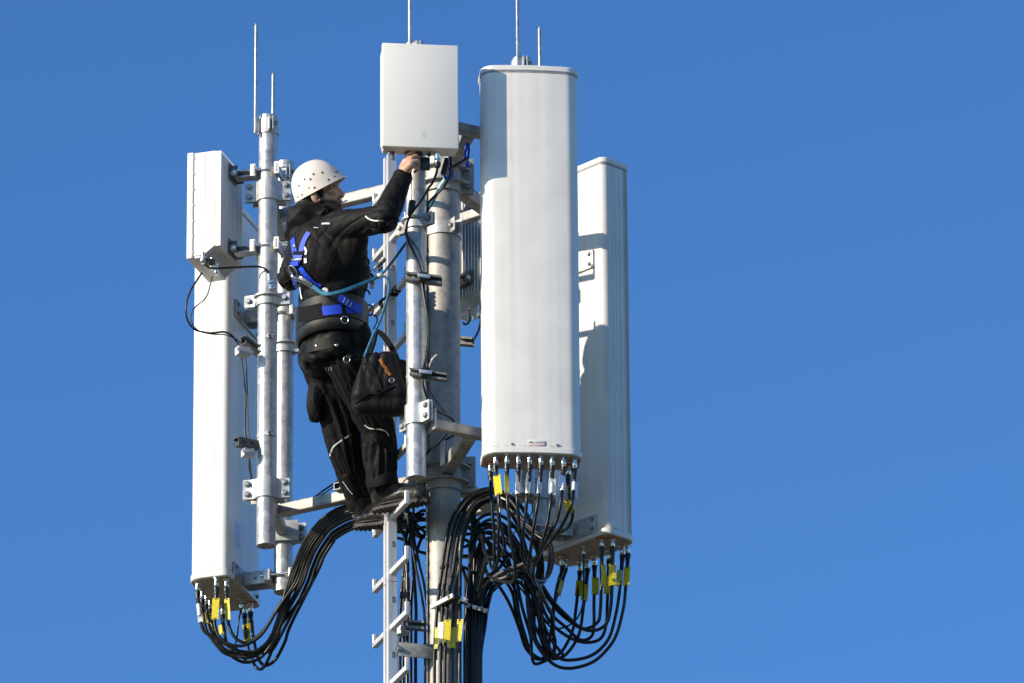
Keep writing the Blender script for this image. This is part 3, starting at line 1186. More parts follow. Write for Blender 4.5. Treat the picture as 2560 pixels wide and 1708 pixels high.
# rear radio box seen from its finned back, between the mast and the front antenna
pr = POLE['behind'] + nR * 0.165
zr_t, zr_b = zr(pr.x, pr.y, 492), zr(pr.x, pr.y, 762)
RR, RRo, RRs, RRn = radio('finned grey back of a radio box between the mast and front antenna', pr, math.degrees(math.atan2(nR.y, nR.x)), zr_t, zr_b, 0.30, 0.165, 'behind', key_grey=True, fins=15, brz=(zr(pr.x, pr.y, 540), zr(pr.x, pr.y, 700)))
for px, py in ((1198, 766), (1176, 772)):
    q = PZ(px, py, zr_b - 0.001)
    b = MB(); b.lathe(q, -Z, [(0.012, 0), (0.012, 0.012), (0.0105, 0.013), (0.0105, 0.035), (0.013, 0.036), (0.013, 0.052), (0.008, 0.06)], 16)
    b.build('cable_gland', 'silver', RR)
PORT['rear'] = PZ(1198, 766, zr_b) - Z * 0.056

# ------------------------------------------------------------------ the climbing ladder
la, lb = V((0.335, -0.942, 0)), V((-0.942, -0.335, 0))
q = P(981.5, 1400, -0.133)
LAD = V((q.x, -0.10, 0)) - V((la.x, 0, 0)) * 0.035
lad = thing('climbing_ladder', 'grey aluminium single rail climbing ladder the worker stands on', 'ladder', LAD)
zt_l = zr(LAD.x, LAD.y, 392)
poly = [(-0.035, -0.0205), (0.035, -0.0205), (0.035, 0.0205), (0.014, 0.0205), (0.014, 0.007), (-0.012, 0.007), (-0.012, 0.0205), (-0.035, 0.0205)]
zj = zr(LAD.x, LAD.y, 1460)
for z0_, z1_ in ((0.0, zj - 0.0015), (zj + 0.0015, zt_l)):
    b = MB(); b.prism(poly, LAD, la, lb, Z, z0_, z1_, 0.0012)
    b.build('rail', 'aluminium', lad, 30)
near0 = LAD + la * 0.245
proto = None
RUNGZ = []
for k in range(-4, 8):
    zz = zr(near0.x, near0.y, 1392 - 139.2 * k)
    RUNGZ.append(zz)
    if proto is None:
        b = MB()
        b.box(LAD + la * 0.0125 + Z * zz, (la, lb, Z), (0.2325, 0.0125, 0.0125), 0.002)
        proto = b.build('rung', 'aluminium', lad)
        b = MB()
        b.box(LAD + la * 0.241 + Z * (zz + 0.020), (la, lb, Z), (0.006, 0.0125, 0.034), 0.005, 3)
        e1 = b.build('end_stop', 'aluminium', proto)
        b = MB()
        b.box(LAD - la * 0.216 + Z * (zz + 0.020), (la, lb, Z), (0.006, 0.0125, 0.034), 0.005, 3)
        e2 = b.build('end_stop', 'aluminium', proto)
        b = MB(); b.box(LAD + la * 0.0352 + Z * (zz + 0.135) + lb * -0.002, (la, lb, Z), (0.0012, 0.0085, 0.014), 0.0008)
        sl = b.build('slot', 'bolt_steel', lad)
        zp = zz
    else:
        c = copy_part(proto, lad, Z * (zz - zp))
        for e in (e1, e2):
            d = e.copy(); COL.objects.link(d); d.parent = c; d.location = e.location
        copy_part(sl, lad, Z * (zz - zp))
# ladder stays bolted to the mast
for row in (1631, 1120 + 20):
    z0_ = zr(LAD.x, LAD.y, row - 4)
    p0 = LAD + la * 0.030 - lb * 0.024
    p0 = V((p0.x, p0.y, z0_))
    p1 = V((-0.035, -0.075, z0_))
    if row < 1200:
        continue
    a = (p1 - p0).normalized()
    s = Z.cross(a)
    b = MB(); b.box((p0 + p1) / 2 - s * 0.0 - a * 0.012, (a, s, Z), ((p1 - p0).length / 2 + 0.012, 0.004, 0.033), 0.002)
    stay = b.build('stay', 'galvanised_dull', lad)
    b = MB(); b.bolt(p0 + a * 0.006 - s * 0.004, -s, 0.011, 0.01); b.build('bolt', 'bolt_steel', stay)
    b = MB(); b.box(p1 + V((0.012, 0.0, 0)), (V((0.6, -0.8, 0)), V((0.8, 0.6, 0)), Z), (0.014, 0.004, 0.033), 0.002)
    b.build('foot', 'galvanised_dull', stay)
# ------------------------------------------------------------------ cables
def tube_mesh(pts, r, seg=8, corr=False):
    b = MB()
    if corr:
        p, L = resample(pts, 0.0021)
        rr = [r * (1.0 + 0.055 * math.sin(2 * math.pi * i / 4.0)) for i in range(len(p))]
    else:
        p, L = resample(pts, 0.010)
        rr = r
    b.tube(p, rr, seg)
    return b, p, L


def at_len(p, s):
    d = 0.0
    for a, c in zip(p, p[1:]):
        l = (c - a).length
        if d + l >= s:
            return a.lerp(c, (s - d) / l), (c - a).normalized()
        d += l
    return p[-1], (p[-1] - p[-2]).normalized()


def sub(p, s0, s1, n=12):
    return [at_len(p, s0 + (s1 - s0) * k / n)[0] for k in range(n + 1)]


GLABEL = {'front': 'cables of the front antenna', 'left': 'cables of the left antenna', 'rear': 'cables of the right antenna', 'trunk': 'cables running down the mast',
          'tangle': 'cables in the tangle beside the mast', 'thin': 'thin cables on the poles'}


def cable(label, pts, r=0.0075, grp='front', corr=False, boot=True, tags=(), sleeve=None, mat='cable_black', writing=0, ties=()):
    """pts: world points from plug to far end"""
    path = catmull(pts, 10)
    b, p, L = tube_mesh(path, r, 9 if r > 0.005 else 6, corr)
    t = thing('cable', label, 'cable', pts[0], GLABEL[grp])
    b.build('jacket', mat, t, 0)
    if boot:
        q = sub(p, 0.0, 0.045, 8)
        b = MB(); b.tube(q, [r * 1.25, r * 1.7, r * 1.7, r * 1.7, r * 1.62, r * 1.45, r * 1.45, r * 1.4, r * 1.1], 14)
        b.build('boot', 'black_plastic', t)
        q = sub(p, 0.044, 0.115, 6)
        b = MB(); b.tube(q, r * 1.22, 12); sh = b.build('shrink_tube', 'black_plastic', t)
        for k in range(writing):
            c, d = at_len(p, 0.056 + 0.0085 * k + random.uniform(-.001, .001))
            v = (C - c).normalized()
            sx = d.cross(v).normalized()
            off = c + v * r * 1.2 + sx * random.uniform(-.003, .003)
            b = MB()
            a = random.uniform(-0.9, 0.9)
            u1 = (sx * math.cos(a) + d * math.sin(a))
            b.box(off, (u1, v, u1.cross(v)), (0.0032, 0.0011, 0.0008))
            b.build('white_mark', 'white_tag', sh)
    if sleeve:
        for s0, s1, mt in sleeve:
            b = MB(); b.tube(sub(p, s0, s1, 6), r * 1.28, 12)
            b.build('label_sleeve', mt, t)
    for s0, ln, wd, yaw, mt, dx in tags:
        c, d = at_len(p, s0)
        c2, _ = at_len(p, s0 + ln)
        d = ((c2 - c).normalized() * 0.85 - Z * 0.15).normalized()
        v = (C - c).normalized()
        v = Quaternion(Z, rad(yaw)) @ v
        sx = d.cross(v).normalized()
        v = sx.cross(d).normalized()
        o = c + (C - c).normalized() * (r * 2.0 + 0.002) + sx * dx
        b = MB()
        for k in range(7):
            pass
        rings = []
        nn = 7
        bend = random.uniform(-0.006, 0.006)
        for k in range(nn):
            f = k / (nn - 1)
            cc = o + d * (ln * f) + v * (bend * math.sin(math.pi * f))
            rings.append([cc + sx * a * wd / 2 + v * e * 0.0005 for a, e in ((-1, -1), (1, -1), (1, 1), (-1, 1))])
        b.rings(rings)
        tg = b.build('name_tag', mt, t, 30)
        for f in (0.035, 0.965):
            b = MB(); b.box(o + d * ln * f + v * 0.0007 + v * (bend * math.sin(math.pi * f)), (sx, v, sx.cross(v)), (wd * 0.23, 0.0008, 0.0022))
            b.build('tie_slot', 'print_dark', tg)
    for s in ties:
        c, d = at_len(p, s * L)
        x, y, a = frame_of(d)
        b = MB(); b.tube([c - d * 0.002, c + d * 0.002], r * 1.35, 10)
        b.box(c + x * r * 1.6, (x, y, a), (0.004, 0.002, 0.002))
        b.build('cable_tie', 'black_plastic', t)
    return t, p


def finish(pts):
    """no loose ends: run on down the outer run, or round into the right hand loops"""
    x, r, y = pts[-1]
    if r >= 1600:
        return pts
    if x > 1290:
        return pts + [(x + 3, max(r + 40, 1535), .19), (max(x + 8, 1338), max(r + 70, 1600), .23), (1378, 1646, .27)]
    x2 = min(1200, max(1162, x - 6))
    return pts + [(x2 + 2, r + 70, -.035), (x2, max(r + 130, 1610), -.045), (x2, 1740, -.045), (x2, 2400, -.045), (x2, 3200, -.045)]


def px(lst):
    return [P(a, b_, y) for a, b_, y in lst]


Y, W, B_ = 'yellow_tag', 'white_tag', 'blue_label'
TG = 0.104      # tag length

ORD = ['first', 'second', 'third', 'fourth', 'fifth', 'sixth', 'seventh', 'eighth', 'ninth', 'tenth', 'eleventh']
# --- front antenna: ports in the order of connF
cf = CONN[FRONT]
yf0 = [c.y for c in cf]
T_F = [
    [(1247, 1243, -.80), (1248, 1295, -.78), (1256, 1333, -.74), (1262, 1362, -.70), (1258, 1381, -.64), (1243, 1396, -.5), (1225, 1397, -.36), (1212, 1380, -.28), (1203, 1340, -.2)],
    [(1268, 1243, -.80), (1272, 1295, -.79), (1277, 1352, -.76), (1285, 1390, -.72), (1288, 1424, -.66), (1286, 1446, -.58), (1276, 1456, -.50), (1252, 1453, -.40), (1228, 1444, -.3), (1205, 1424, -.2)],
    [(1293, 1237, -.81), (1295, 1276, -.80), (1300, 1333, -.76), (1308, 1371, -.7), (1316, 1400, -.62), (1322, 1430, -.5), (1338, 1452, -.3), (1350, 1475, -.1), (1352, 1540, 0.05)],
    [(1318, 1237, -.81), (1315, 1276, -.80), (1308, 1323, -.77), (1304, 1371, -.72), (1310, 1402, -.64), (1322, 1422, -.56), (1335, 1450, -.42), (1348, 1466, -.3), (1362, 1500, -.1), (1380, 1540, .1)],
    [(1346, 1245, -.81), (1338, 1295, -.80), (1329, 1352, -.76), (1325, 1390, -.7), (1321, 1419, -.62), (1329, 1442, -.54), (1347, 1452, -.46), (1366, 1446, -.38), (1378, 1424, -.32), (1382, 1390, -.26), (1374, 1355, -.22), (1350, 1335, -.2), (1318, 1312, -.18), (1290, 1272, -.16), (1262, 1242, -.14), (1222, 1232, -.12), (1190, 1250, -.1)],
    [(1377.5, 1245, -.81), (1371, 1295, -.80), (1359, 1343, -.77), (1348, 1381, -.72), (1336, 1412, -.66), (1333, 1440, -.58), (1340, 1461, -.5), (1354, 1460, -.42), (1364, 1448, -.36), (1371, 1420, -.3), (1374, 1385, -.25), (1366, 1355, -.2), (1345, 1340, -.17), (1315, 1315, -.15), (1290, 1290, -.13), (1262, 1258, -.11), (1225, 1246, -.1), (1185, 1275, -.08)],
    [(1404, 1241, -.82), (1394, 1295, -.80), (1375, 1333, -.76), (1355, 1371, -.68), (1342, 1400, -.58), (1326, 1415, -.46), (1305, 1420, -.36), (1270, 1428, -.26), (1235, 1440, -.18), (1212, 1450, -.1), (1195, 1500, -.06)],
    [(1432, 1247, -.82), (1420, 1284, -.79), (1398, 1325, -.72), (1375, 1355, -.64), (1354, 1378, -.54), (1330, 1402, -.42), (1300, 1418, -.34), (1262, 1432, -.27), (1234, 1444, -.2), (1210, 1470, -.12), (1192, 1515, -.06)],
    [(1227, 1195, -.66), (1229, 1240, -.66), (1232, 1290, -.64), (1236, 1340, -.6), (1236, 1385, -.55), (1240, 1410, -.5), (1238, 1421, -.46), (1230, 1420, -.43), (1224, 1405, -.40), (1222, 1392, -.38), (1214, 1400, -.33), (1205, 1440, -.24), (1200, 1490, -.12)],
    [(1421, 1215, -.66), (1424, 1250, -.66), (1432, 1282, -.62), (1424, 1313, -.55), (1398, 1332, -.46), (1372, 1339, -.36), (1341, 1330, -.28), (1308, 1300, -.24), (1288, 1266, -.2), (1262, 1236, -.17), (1225, 1226, -.15), (1180, 1248, -.14), (1150, 1305, -.13), (1138, 1380, -.13)],
]
words = ['yellow tagged cable, leftmost front plug of the front antenna rim', 'cable in the next plug right of the yellow tagged one, narrow yellow tag',
         'white sleeved cable in the third front plug of the front antenna', 'white sleeved cable in the fourth front plug of the front antenna',
         'white sleeved cable in the fifth front plug, looping below the front antenna', 'white tagged cable in the sixth front plug, looping below the front antenna',
         'cable in the seventh front plug of the front antenna, pale tag behind', 'cable in the rightmost front plug of the front antenna, bending left',
         'ribbed cable from the back left corner plug of the front antenna', 'cable with hanging yellow tags from the back right plug of the front antenna']
TF = [[(0.060, TG * 1.05, 0.034, -14, Y, -.002), (0.15, TG, 0.014, 60, Y, -.012)], [(0.058, TG * 1.05, 0.030, 45, Y, .004)], [(0.064, TG * .92, 0.022, 55, W, .010)], [(0.064, TG * .92, 0.022, 60, W, .010)],
      [(0.085, TG * .9, 0.020, 70, W, .011)], [(0.078, TG * .95, 0.032, 10, W, -.002)], [(0.056, TG * .95, 0.032, 20, B_, .006)], [(0.085, TG * 1.2, 0.030, 30, W, -.012)],
      [(0.055, TG, 0.020, 65, 'strap_black', .0)], [(0.09, TG * 1.1, 0.026, 30, Y, -.004), (0.16, TG * .6, 0.030, -10, Y, .012)]]
for i, pts in enumerate(T_F):
    sl = [(0.113, 0.165, 'white_sleeve'), (0.165, 0.180, 'white_tag')] if 2 <= i <= 7 else ([(0.150, 0.157, 'white_tag')] if i < 2 else None)
    cable(words[i], [cf[i]] + [cf[i] - Z * 0.03] + px(finish(pts)), 0.0078, 'front', corr=i in (8, 9), tags=TF[i], sleeve=sl, writing=6 if i < 8 else 0)
# a second ribbed cable joining the hook
cable('ribbed cable hanging beside the back left one under the front antenna', px([(1246, 1232, -.7), (1246, 1290, -.69), (1246, 1335, -.66), (1246, 1380, -.6), (1243, 1408, -.53), (1235, 1424, -.47), (1227, 1416, -.43), (1219, 1400, -.39), (1208, 1430, -.3), (1196, 1480, -.2)]), 0.0072, 'front', True, False)

# --- rear antenna
cr = CONN[REAR]
TRUNK = [(1318, 1452), (1326, 1446), (1334, 1452), (1342, 1458), (1350, 1462)]


def up_to(xa, ya_, off):
    return [(1310 + off, 1438 - off * .3, .12), (1280 + off * .6, 1424 - off * .5, .1), (1240, 1432 + off, .06), (1212 - off * .4, 1460, .02), (1196 - off * .5, 1520, -.02)]


T_R = [
    [(1564, 1470, .2), (1558, 1524, .2), (1538, 1594, .2), (1501, 1641, .2), (1464, 1663, .2), (1414, 1671, .2), (1374, 1653, .18), (1335, 1598, .16), (1320, 1524, .14), (1317, 1460, .12), (1318, 1405, .1), (1300, 1340, .06), (1270, 1300, .02), (1232, 1285, -.02), (1196, 1300, -.05), (1178, 1350, -.07)],
    [(1548, 1486, .22), (1538, 1544, .22), (1521, 1598, .22), (1484, 1636, .22), (1434, 1650, .22), (1394, 1643, .2), (1352, 1594, .18), (1327, 1536, .16), (1314, 1462, .13), (1305, 1410, .1), (1285, 1362, .06), (1255, 1325, .02), (1220, 1310, -.02), (1190, 1330, -.04)],
    [(1530, 1469, .19), (1526, 1524, .19), (1516, 1559, .2), (1489, 1576, .2), (1454, 1571, .2), (1414, 1536, .18), (1379, 1499, .16), (1352, 1459, .14), (1322, 1438, .12), (1290, 1428, .1), (1262, 1400, .08), (1245, 1360, .05), (1222, 1345, .02), (1196, 1368, -.02)],
    [(1503, 1464, .19), (1501, 1524, .19), (1494, 1556, .2), (1459, 1572, .2), (1419, 1549, .2), (1387, 1519, .18), (1356, 1476, .16), (1330, 1446, .14), (1300, 1436, .11), (1268, 1420, .08), (1240, 1392, .05), (1212, 1388, .01), (1193, 1420, -.02)],
    [(1518, 1514, .27), (1516, 1559, .27), (1504, 1594, .27), (1476, 1606, .27), (1439, 1601, .26), (1394, 1574, .24), (1364, 1536, .2), (1344, 1474, .17), (1330, 1440, .14), (1308, 1400, .12), (1276, 1385, .08), (1250, 1418, .05), (1215, 1450, .01), (1196, 1500, -.02)],
    [(1485, 1514, .3), (1485, 1561, .3), (1479, 1591, .3), (1451, 1600, .3), (1414, 1568, .28), (1379, 1536, .25), (1358, 1496, .2), (1340, 1462, .17), (1312, 1446, .14), (1270, 1440, .1), (1230, 1452, .05), (1204, 1484, 0)],
    [(1456, 1539, .33), (1449, 1581, .33), (1434, 1613, .32), (1409, 1641, .31), (1379, 1648, .29), (1344, 1646, .27), (1315, 1621, .24), (1297, 1568, .2), (1272, 1506, .16), (1240, 1457, .1), (1216, 1450, .05), (1200, 1490, 0)],
    [(1439, 1529, .34), (1434, 1568, .34), (1419, 1606, .34), (1397, 1636, .33), (1362, 1650, .3), (1326, 1630, .27), (1306, 1590, .24), (1290, 1530, .2), (1280, 1480, .16), (1256, 1450, .1), (1225, 1462, .05), (1206, 1510, 0)],
    [(1382, 1524, .3), (1379, 1568, .3), (1374, 1598, .3), (1368, 1632, .3), (1352, 1648, .28), (1330, 1640, .26), (1312, 1600, .23), (1298, 1540, .2), (1288, 1476, .16), (1262, 1440, .11), (1230, 1440, .06), (1209, 1470, .01)],
    [(1392, 1470, .3), (1384, 1530, .3), (1384, 1590, .3), (1386, 1620, .29), (1384, 1640, .27), (1366, 1600, .25), (1354, 1550, .22), (1350, 1490, .19), (1336, 1454, .16), (1306, 1440, .13), (1268, 1452, .1), (1232, 1470, .05), (1211, 1520, .01)],
    [(1459, 1459, .27), (1456, 1514, .27), (1439, 1551, .27), (1409, 1569, .26), (1379, 1569, .25), (1349, 1536, .22), (1322, 1499, .18), (1300, 1470, .15), (1270, 1450, .1)],
]
wr = ['outermost cable of the right antenna, plugged at its right corner, lowest loop', 'white sleeved cable second from the right corner of the right antenna',
      'cable with a half sunlit yellow tag under the right antenna near edge', 'cable with narrow yellow tag in the near left plug of the right antenna',
      'yellow tagged cable under the right antenna, behind the half sunlit tag', 'yellow tagged cable under the middle of the right antenna far edge',
      'low hanging yellow tagged cable second from the left under the right antenna', 'yellow tagged cable leftmost of the tagged row under the right antenna',
      'cable with a slanted yellow tag under the left corner of the right antenna', 'cable beside the slanted yellow tag under the left corner of the right antenna',
      'thin control cable from the small plug under the right antenna']
TR = [[(0.075, TG, 0.031, -18, Y, .0)], [(0.09, TG * .8, 0.020, 20, Y, .012)], [(0.080, TG, 0.033, 0, Y, .0)], [(0.082, TG, 0.024, 30, Y, -.010)], [(0.085, TG, 0.032, 10, Y, .004)],
      [(0.078, TG, 0.032, 6, Y, -.004)], [(0.10, TG, 0.031, 12, Y, .004)], [(0.068, TG, 0.033, -8, Y, -.002)], [(0.085, TG, 0.031, 15, Y, .004)], [(0.10, TG * .9, 0.026, 40, Y, -.012)], []]
for i, pts in enumerate(T_R):
    thin = i == 10
    c0 = cr[i]
    cable(wr[i], [c0, c0 - Z * (0.03)] + px(finish(pts)), 0.0042 if thin else 0.0078, 'rear', tags=TR[i], sleeve=[(0.09, 0.15, 'white_sleeve')] if i == 1 else None, writing=3 if i in (0, 7) else 0, ties=(0.55,) if i in (0, 4) else ())

# --- left antenna
cl = CONN[LEFT]


def arch(off, ybase, lastx=1052, lasty=1290):
    """the arch from the low left to the mast; off shifts it below the outermost curve"""
    base = [(704, 1500), (722, 1452), (741, 1400), (757, 1362), (781, 1325), (812, 1292), (850, 1270), (890, 1260), (935, 1262), (985, 1272), (1025, 1290)]
    n = len(base)
    out = []
    for k, (x, y) in enumerate(base):
        f = k / (n - 1)
        nx, ny = (0.9, 0.45) if k < 5 else (0.45, 0.9)
        out.append((x + nx * off, y + ny * off, ybase * (1 - f) + 0.12 * f))
    return out


low = [
    [(497, 1520, .66), (502, 1557, .66), (512, 1580, .66), (534, 1592, .66), (564, 1611, .66), (600, 1628, .66), (640, 1628, .66), (670, 1604, .64), (690, 1560, .62)],
    [(508, 1535, .7), (516, 1575, .7), (534, 1604, .7), (560, 1632, .7), (590, 1641, .7), (630, 1640, .68), (664, 1618, .66), (690, 1575, .64)],
    [(520, 1545, .74), (528, 1578, .74), (548, 1612, .74), (578, 1640, .74), (612, 1656, .74), (650, 1645, .72), (680, 1608, .69), (702, 1560, .66)],
    [(529, 1555, .78), (538, 1590, .78), (560, 1622, .78), (592, 1634, .78), (628, 1632, .76), (664, 1610, .73), (690, 1568, .7)],
    [(539, 1525, .62), (537, 1560, .62), (546, 1588, .62), (566, 1607, .62), (592, 1615, .62), (620, 1610, .62), (655, 1585, .61), (690, 1530, .6)],
    [(569, 1525, .64), (571, 1557, .64), (580, 1583, .64), (596, 1601, .64), (618, 1606, .64), (645, 1590, .63), (672, 1560, .62), (697, 1515, .6)],
    [(560, 1575, .86), (566, 1605, .86), (582, 1630, .85), (610, 1645, .84), (645, 1636, .8), (675, 1604, .76), (700, 1560, .72)],
    [(613, 1575, .9), (618, 1605, .9), (625, 1637, .9), (640, 1668, .88), (655, 1672, .86), (670, 1650, .82), (685, 1612, .78), (705, 1560, .73)],
    [(630, 1570, .86), (637, 1612, .86), (645, 1645, .86), (662, 1664, .85), (688, 1650, .82), (712, 1606, .78), (728, 1560, .74)],
    [(598, 1545, .82), (594, 1585, .82), (590, 1610, .8), (600, 1640, .8), (630, 1655, .78), (660, 1630, .76), (690, 1570, .72)],
]
wl = ['cable with a white sleeve at the left corner plug under the left antenna', 'dark yellow tagged cable second from the left corner under the left antenna',
      'yellow tagged cable third along the far row under the left antenna', 'cable fourth along the far row under the left antenna, low yellow tag',
      'yellow tagged cable in the nearer middle plug under the left antenna', 'cable with the sunlit white gold tag under the left antenna',
      'cable with twin yellow tags hanging from the far edge of the left antenna', 'yellow tagged cable dropping to the lowest loop under the left antenna',
      'yellow tagged cable from the right corner plug under the left antenna', 'thin control cable from the small plug under the left antenna']
TL = [[(0.13, 0.035, 0.022, 0, W, .0)], [(0.075, TG, 0.028, 25, Y, .006)], [(0.085, TG, 0.030, 10, Y, .004)], [(0.12, TG, 0.030, 20, Y, .008)], [(0.058, TG, 0.033, -12, Y, .0)],
      [(0.056, TG, 0.030, -40, Y, .0)], [(0.075, TG * .9, 0.022, 30, Y, -.010), (0.085, TG, 0.030, -20, Y, .012)], [(0.10, TG, 0.032, -5, Y, -.004)], [(0.060, TG, 0.031, 12, Y, .004)], []]
offs = [0, 5, 10, 30, 16, 22, 34, 52, 60, 26]
for i, pts in enumerate(low):
    thin = i == 9
    cable(wl[i], [cl[i], cl[i] - Z * 0.028] + px(pts + arch(offs[i], 0.62)[(1 if i != 8 else 2):]), 0.0040 if thin else 0.0078, 'left', corr=i in (4, 5, 8), tags=TL[i], sleeve=[(0.075, 0.135, 'white_sleeve')] if i == 0 else None, ties=(0.62, 0.75) if i in (0, 2) else ())
for i, o in enumerate((3, 13, 44)):
    pts = [(660 + 8 * i, 1632, .8), (684 + 6 * i, 1600, .74)] + arch(o, 0.66)[1:]
    cable(['black cable along the outer side of the arch left of the ladder', 'ribbed cable inside the arch left of the ladder', 'black cable low in the arch left of the ladder, under the others'][i], px(pts), 0.0078, 'left', corr=i == 1, boot=False)

# --- down the mast: the run in front and to the right of it
zdown = 3.0


def down(pts):
    p = px(pts)
    return p + [p[-1] - Z * 0.6, p[-1] - Z * zdown]


front_run = [
    ([(1340, 1450, .1), (1346, 1400, .04), (1330, 1340, -.06), (1300, 1290, -.12), (1262, 1240, -.13), (1225, 1222, -.13), (1188, 1232, -.13), (1155, 1257, -.13), (1128, 1302, -.13), (1114, 1362, -.13), (1103, 1440, -.13), (1093, 1520, -.125), (1087, 1620, -.12), (1086, 1708, -.12)], True, 'ribbed cable leftmost in the run down the front of the mast'),
    ([(1352, 1475, .12), (1357, 1415, .05), (1345, 1350, -.06), (1322, 1300, -.13), (1290, 1252, -.14), (1250, 1228, -.14), (1210, 1226, -.145), (1170, 1252, -.145), (1140, 1302, -.145), (1124, 1368, -.145), (1114, 1440, -.14), (1106, 1520, -.135), (1102, 1620, -.13), (1101, 1708, -.13)], True, 'ribbed cable second from the left down the front of the mast'),
    ([(1348, 1450, .1), (1350, 1390, .02), (1334, 1318, -.1), (1300, 1262, -.16), (1262, 1238, -.16), (1222, 1236, -.16), (1186, 1258, -.16), (1158, 1300, -.16), (1144, 1350, -.16), (1134, 1420, -.155), (1120, 1500, -.14), (1114, 1600, -.135), (1112, 1708, -.135)], True, 'shiny ribbed cable third down the front of the mast, bulging joint'),
    ([(1330, 1460, .1), (1322, 1405, .04), (1309, 1350, -.04), (1290, 1305, -.1), (1262, 1268, -.12), (1232, 1254, -.13), (1204, 1262, -.14), (1176, 1296, -.14), (1158, 1350, -.14), (1148, 1420, -.13), (1136, 1500, -.125), (1131, 1600, -.12), (1130, 1708, -.12)], False, 'smooth cable fourth down the front of the mast'),
    ([(1322, 1330, -.05), (1290, 1276, -.14), (1255, 1252, -.2), (1222, 1246, -.2), (1190, 1262, -.19), (1166, 1300, -.19), (1154, 1345, -.19), (1151, 1400, -.18), (1150, 1480, -.15), (1150, 1600, -.12), (1149, 1708, -.12)], False, 'thick jointed cable at the right edge of the mast'),
    ([(1330, 1470, .14), (1306, 1390, .06), (1280, 1345, .0), (1258, 1322, -.02), (1225, 1318, -.04), (1194, 1338, -.06), (1178, 1400, -.07), (1168, 1480, -.07), (1166, 1600, -.06), (1166, 1708, -.06)], False, 'smooth cable just right of the mast, first of the outer run'),
    ([(1336, 1500, .16), (1312, 1440, .08), (1286, 1400, .02), (1262, 1380, .0), (1228, 1372, -.02), (1204, 1400, -.04), (1190, 1460, -.05), (1181, 1540, -.05), (1180, 1620, -.05), (1180, 1708, -.05)], False, 'smooth cable right of the mast, second of the outer run'),
    ([(1340, 1540, .18), (1308, 1466, .1), (1270, 1442, .04), (1240, 1430, .02), (1216, 1450, .0), (1204, 1500, -.03), (1198, 1560, -.03), (1193, 1630, -.03), (1192, 1708, -.03)], False, 'smooth cable right of the mast, third of the outer run'),
    ([(1350, 1560, .2), (1328, 1480, .12), (1300, 1440, .06), (1262, 1450, .04), (1234, 1470, .02), (1219, 1520, .0), (1212, 1570, .0), (1203, 1630, .0), (1202, 1708, .0)], False, 'outermost smooth cable right of the mast'),
]
tagF = {0: [(0.0, 0, 0, 0, Y, 0)]}
for i, (pts, co, w) in enumerate(front_run):
    t, p = cable(w, down(pts), 0.0080, 'trunk', corr=co, boot=False)
    if i in (0, 1, 2, 4):
        b = MB()
        row = (1420, 1415, 1440, 0, 1375)[i]
        k = min(range(len(p)), key=lambda j: abs(p[j].z - zr(p[j].x, p[j].y, row)))
        b.tube(p[k - 4:k + 5], [0.009, 0.0105, 0.0105, 0.012, 0.0125, 0.012, 0.0105, 0.0105, 0.009], 12)
        b.build('joint_sleeve', 'black_plastic', t)
    tg = {0: (1569, 1622, 1092, 0.016), 1: (1556, 1608, 1103, 0.019), 2: (1550, 1606, 1119, 0.027), 3: (1568, 1620, 1132, 0.025), 4: (1548, 1604, 1151, 0.025)}.get(i)
    if tg:
        y = p[-30].y - 0.016
        o = P(tg[2], tg[0], y)
        e = P(tg[2] - (6 if i == 4 else 2), tg[1], y)
        d = (e - o).normalized()
        yaw = (-40, -30, -8, 6, -18)[i]
        v = Quaternion(Z, rad(yaw)) @ V((0, -1, 0))
        sx = d.cross(v).normalized()
        b = MB(); b.box((o + e) / 2, (sx, v, d), (tg[3] / 2 * 1.15, 0.0006, (e - o).length / 2), 0)
        tgo = b.build('name_tag', 'yellow_tag', t)
        for f in (0.05, 0.95):
            b = MB(); b.box(o + (e - o) * f - V((0, .001, 0)), (sx, v, d), (0.005, 0.0006, 0.002))
            b.build('tie_slot', 'print_dark', tgo)
# clamp rails holding that run
def rail_clamp(label, a, bpt, nb=1, hgt=0.021):
    A_, B2 = P(*a), P(*bpt)
    d = (B2 - A_)
    u = d.normalized()
    s = Z.cross(u).normalized()
    t = thing('cable_clamp', label, 'cable clamp', A_, 'metal cable clamps on the mast')
    b = MB(); b.box((A_ + B2) / 2, (u, s, Z), (d.length / 2, 0.006, hgt / 2), 0.002)
    b.build('clamp_bar', 'aluminium', t)
    s = -s if s.y < 0 else s
    b = MB(); b.box((A_ + B2) / 2 + s * 0.024, (u, s, Z), (d.length / 2, 0.018, hgt / 2 * 0.8), 0.002)
    b.build('rubber_block', 'black_plastic', t)
    nv = s if s.y < 0 else -s
    for k in range(nb):
        q = A_ + d * ((k + 0.5) / nb if nb > 1 else 0.86) + nv * 0.006
        b = MB(); b.bolt(q, nv, 0.006, 0.006); b.build('bolt', 'bolt_steel', t)
    return t


rail_clamp('long slanting aluminium clamp bar across the ribbed cables on the mast', (1078, 1518, -.10), (1133, 1489, -.235))
rail_clamp('square aluminium clamp block at the right edge of the mast', (1149, 1496, -.20), (1169, 1503, -.20))
for i, (x, r_) in enumerate(((1169, 1514), (1186, 1519), (1199.5, 1522), (1213, 1527))):
    rail_clamp(['small clamp block right beside the square block on the mast', 'small clamp block second beside the square block', 'small clamp block third beside the square block', 'outermost small clamp block at the right of the mast'][i], (x - 5, r_ - 1, -.08), (x + 6, r_ + 1, -.08), hgt=0.020)

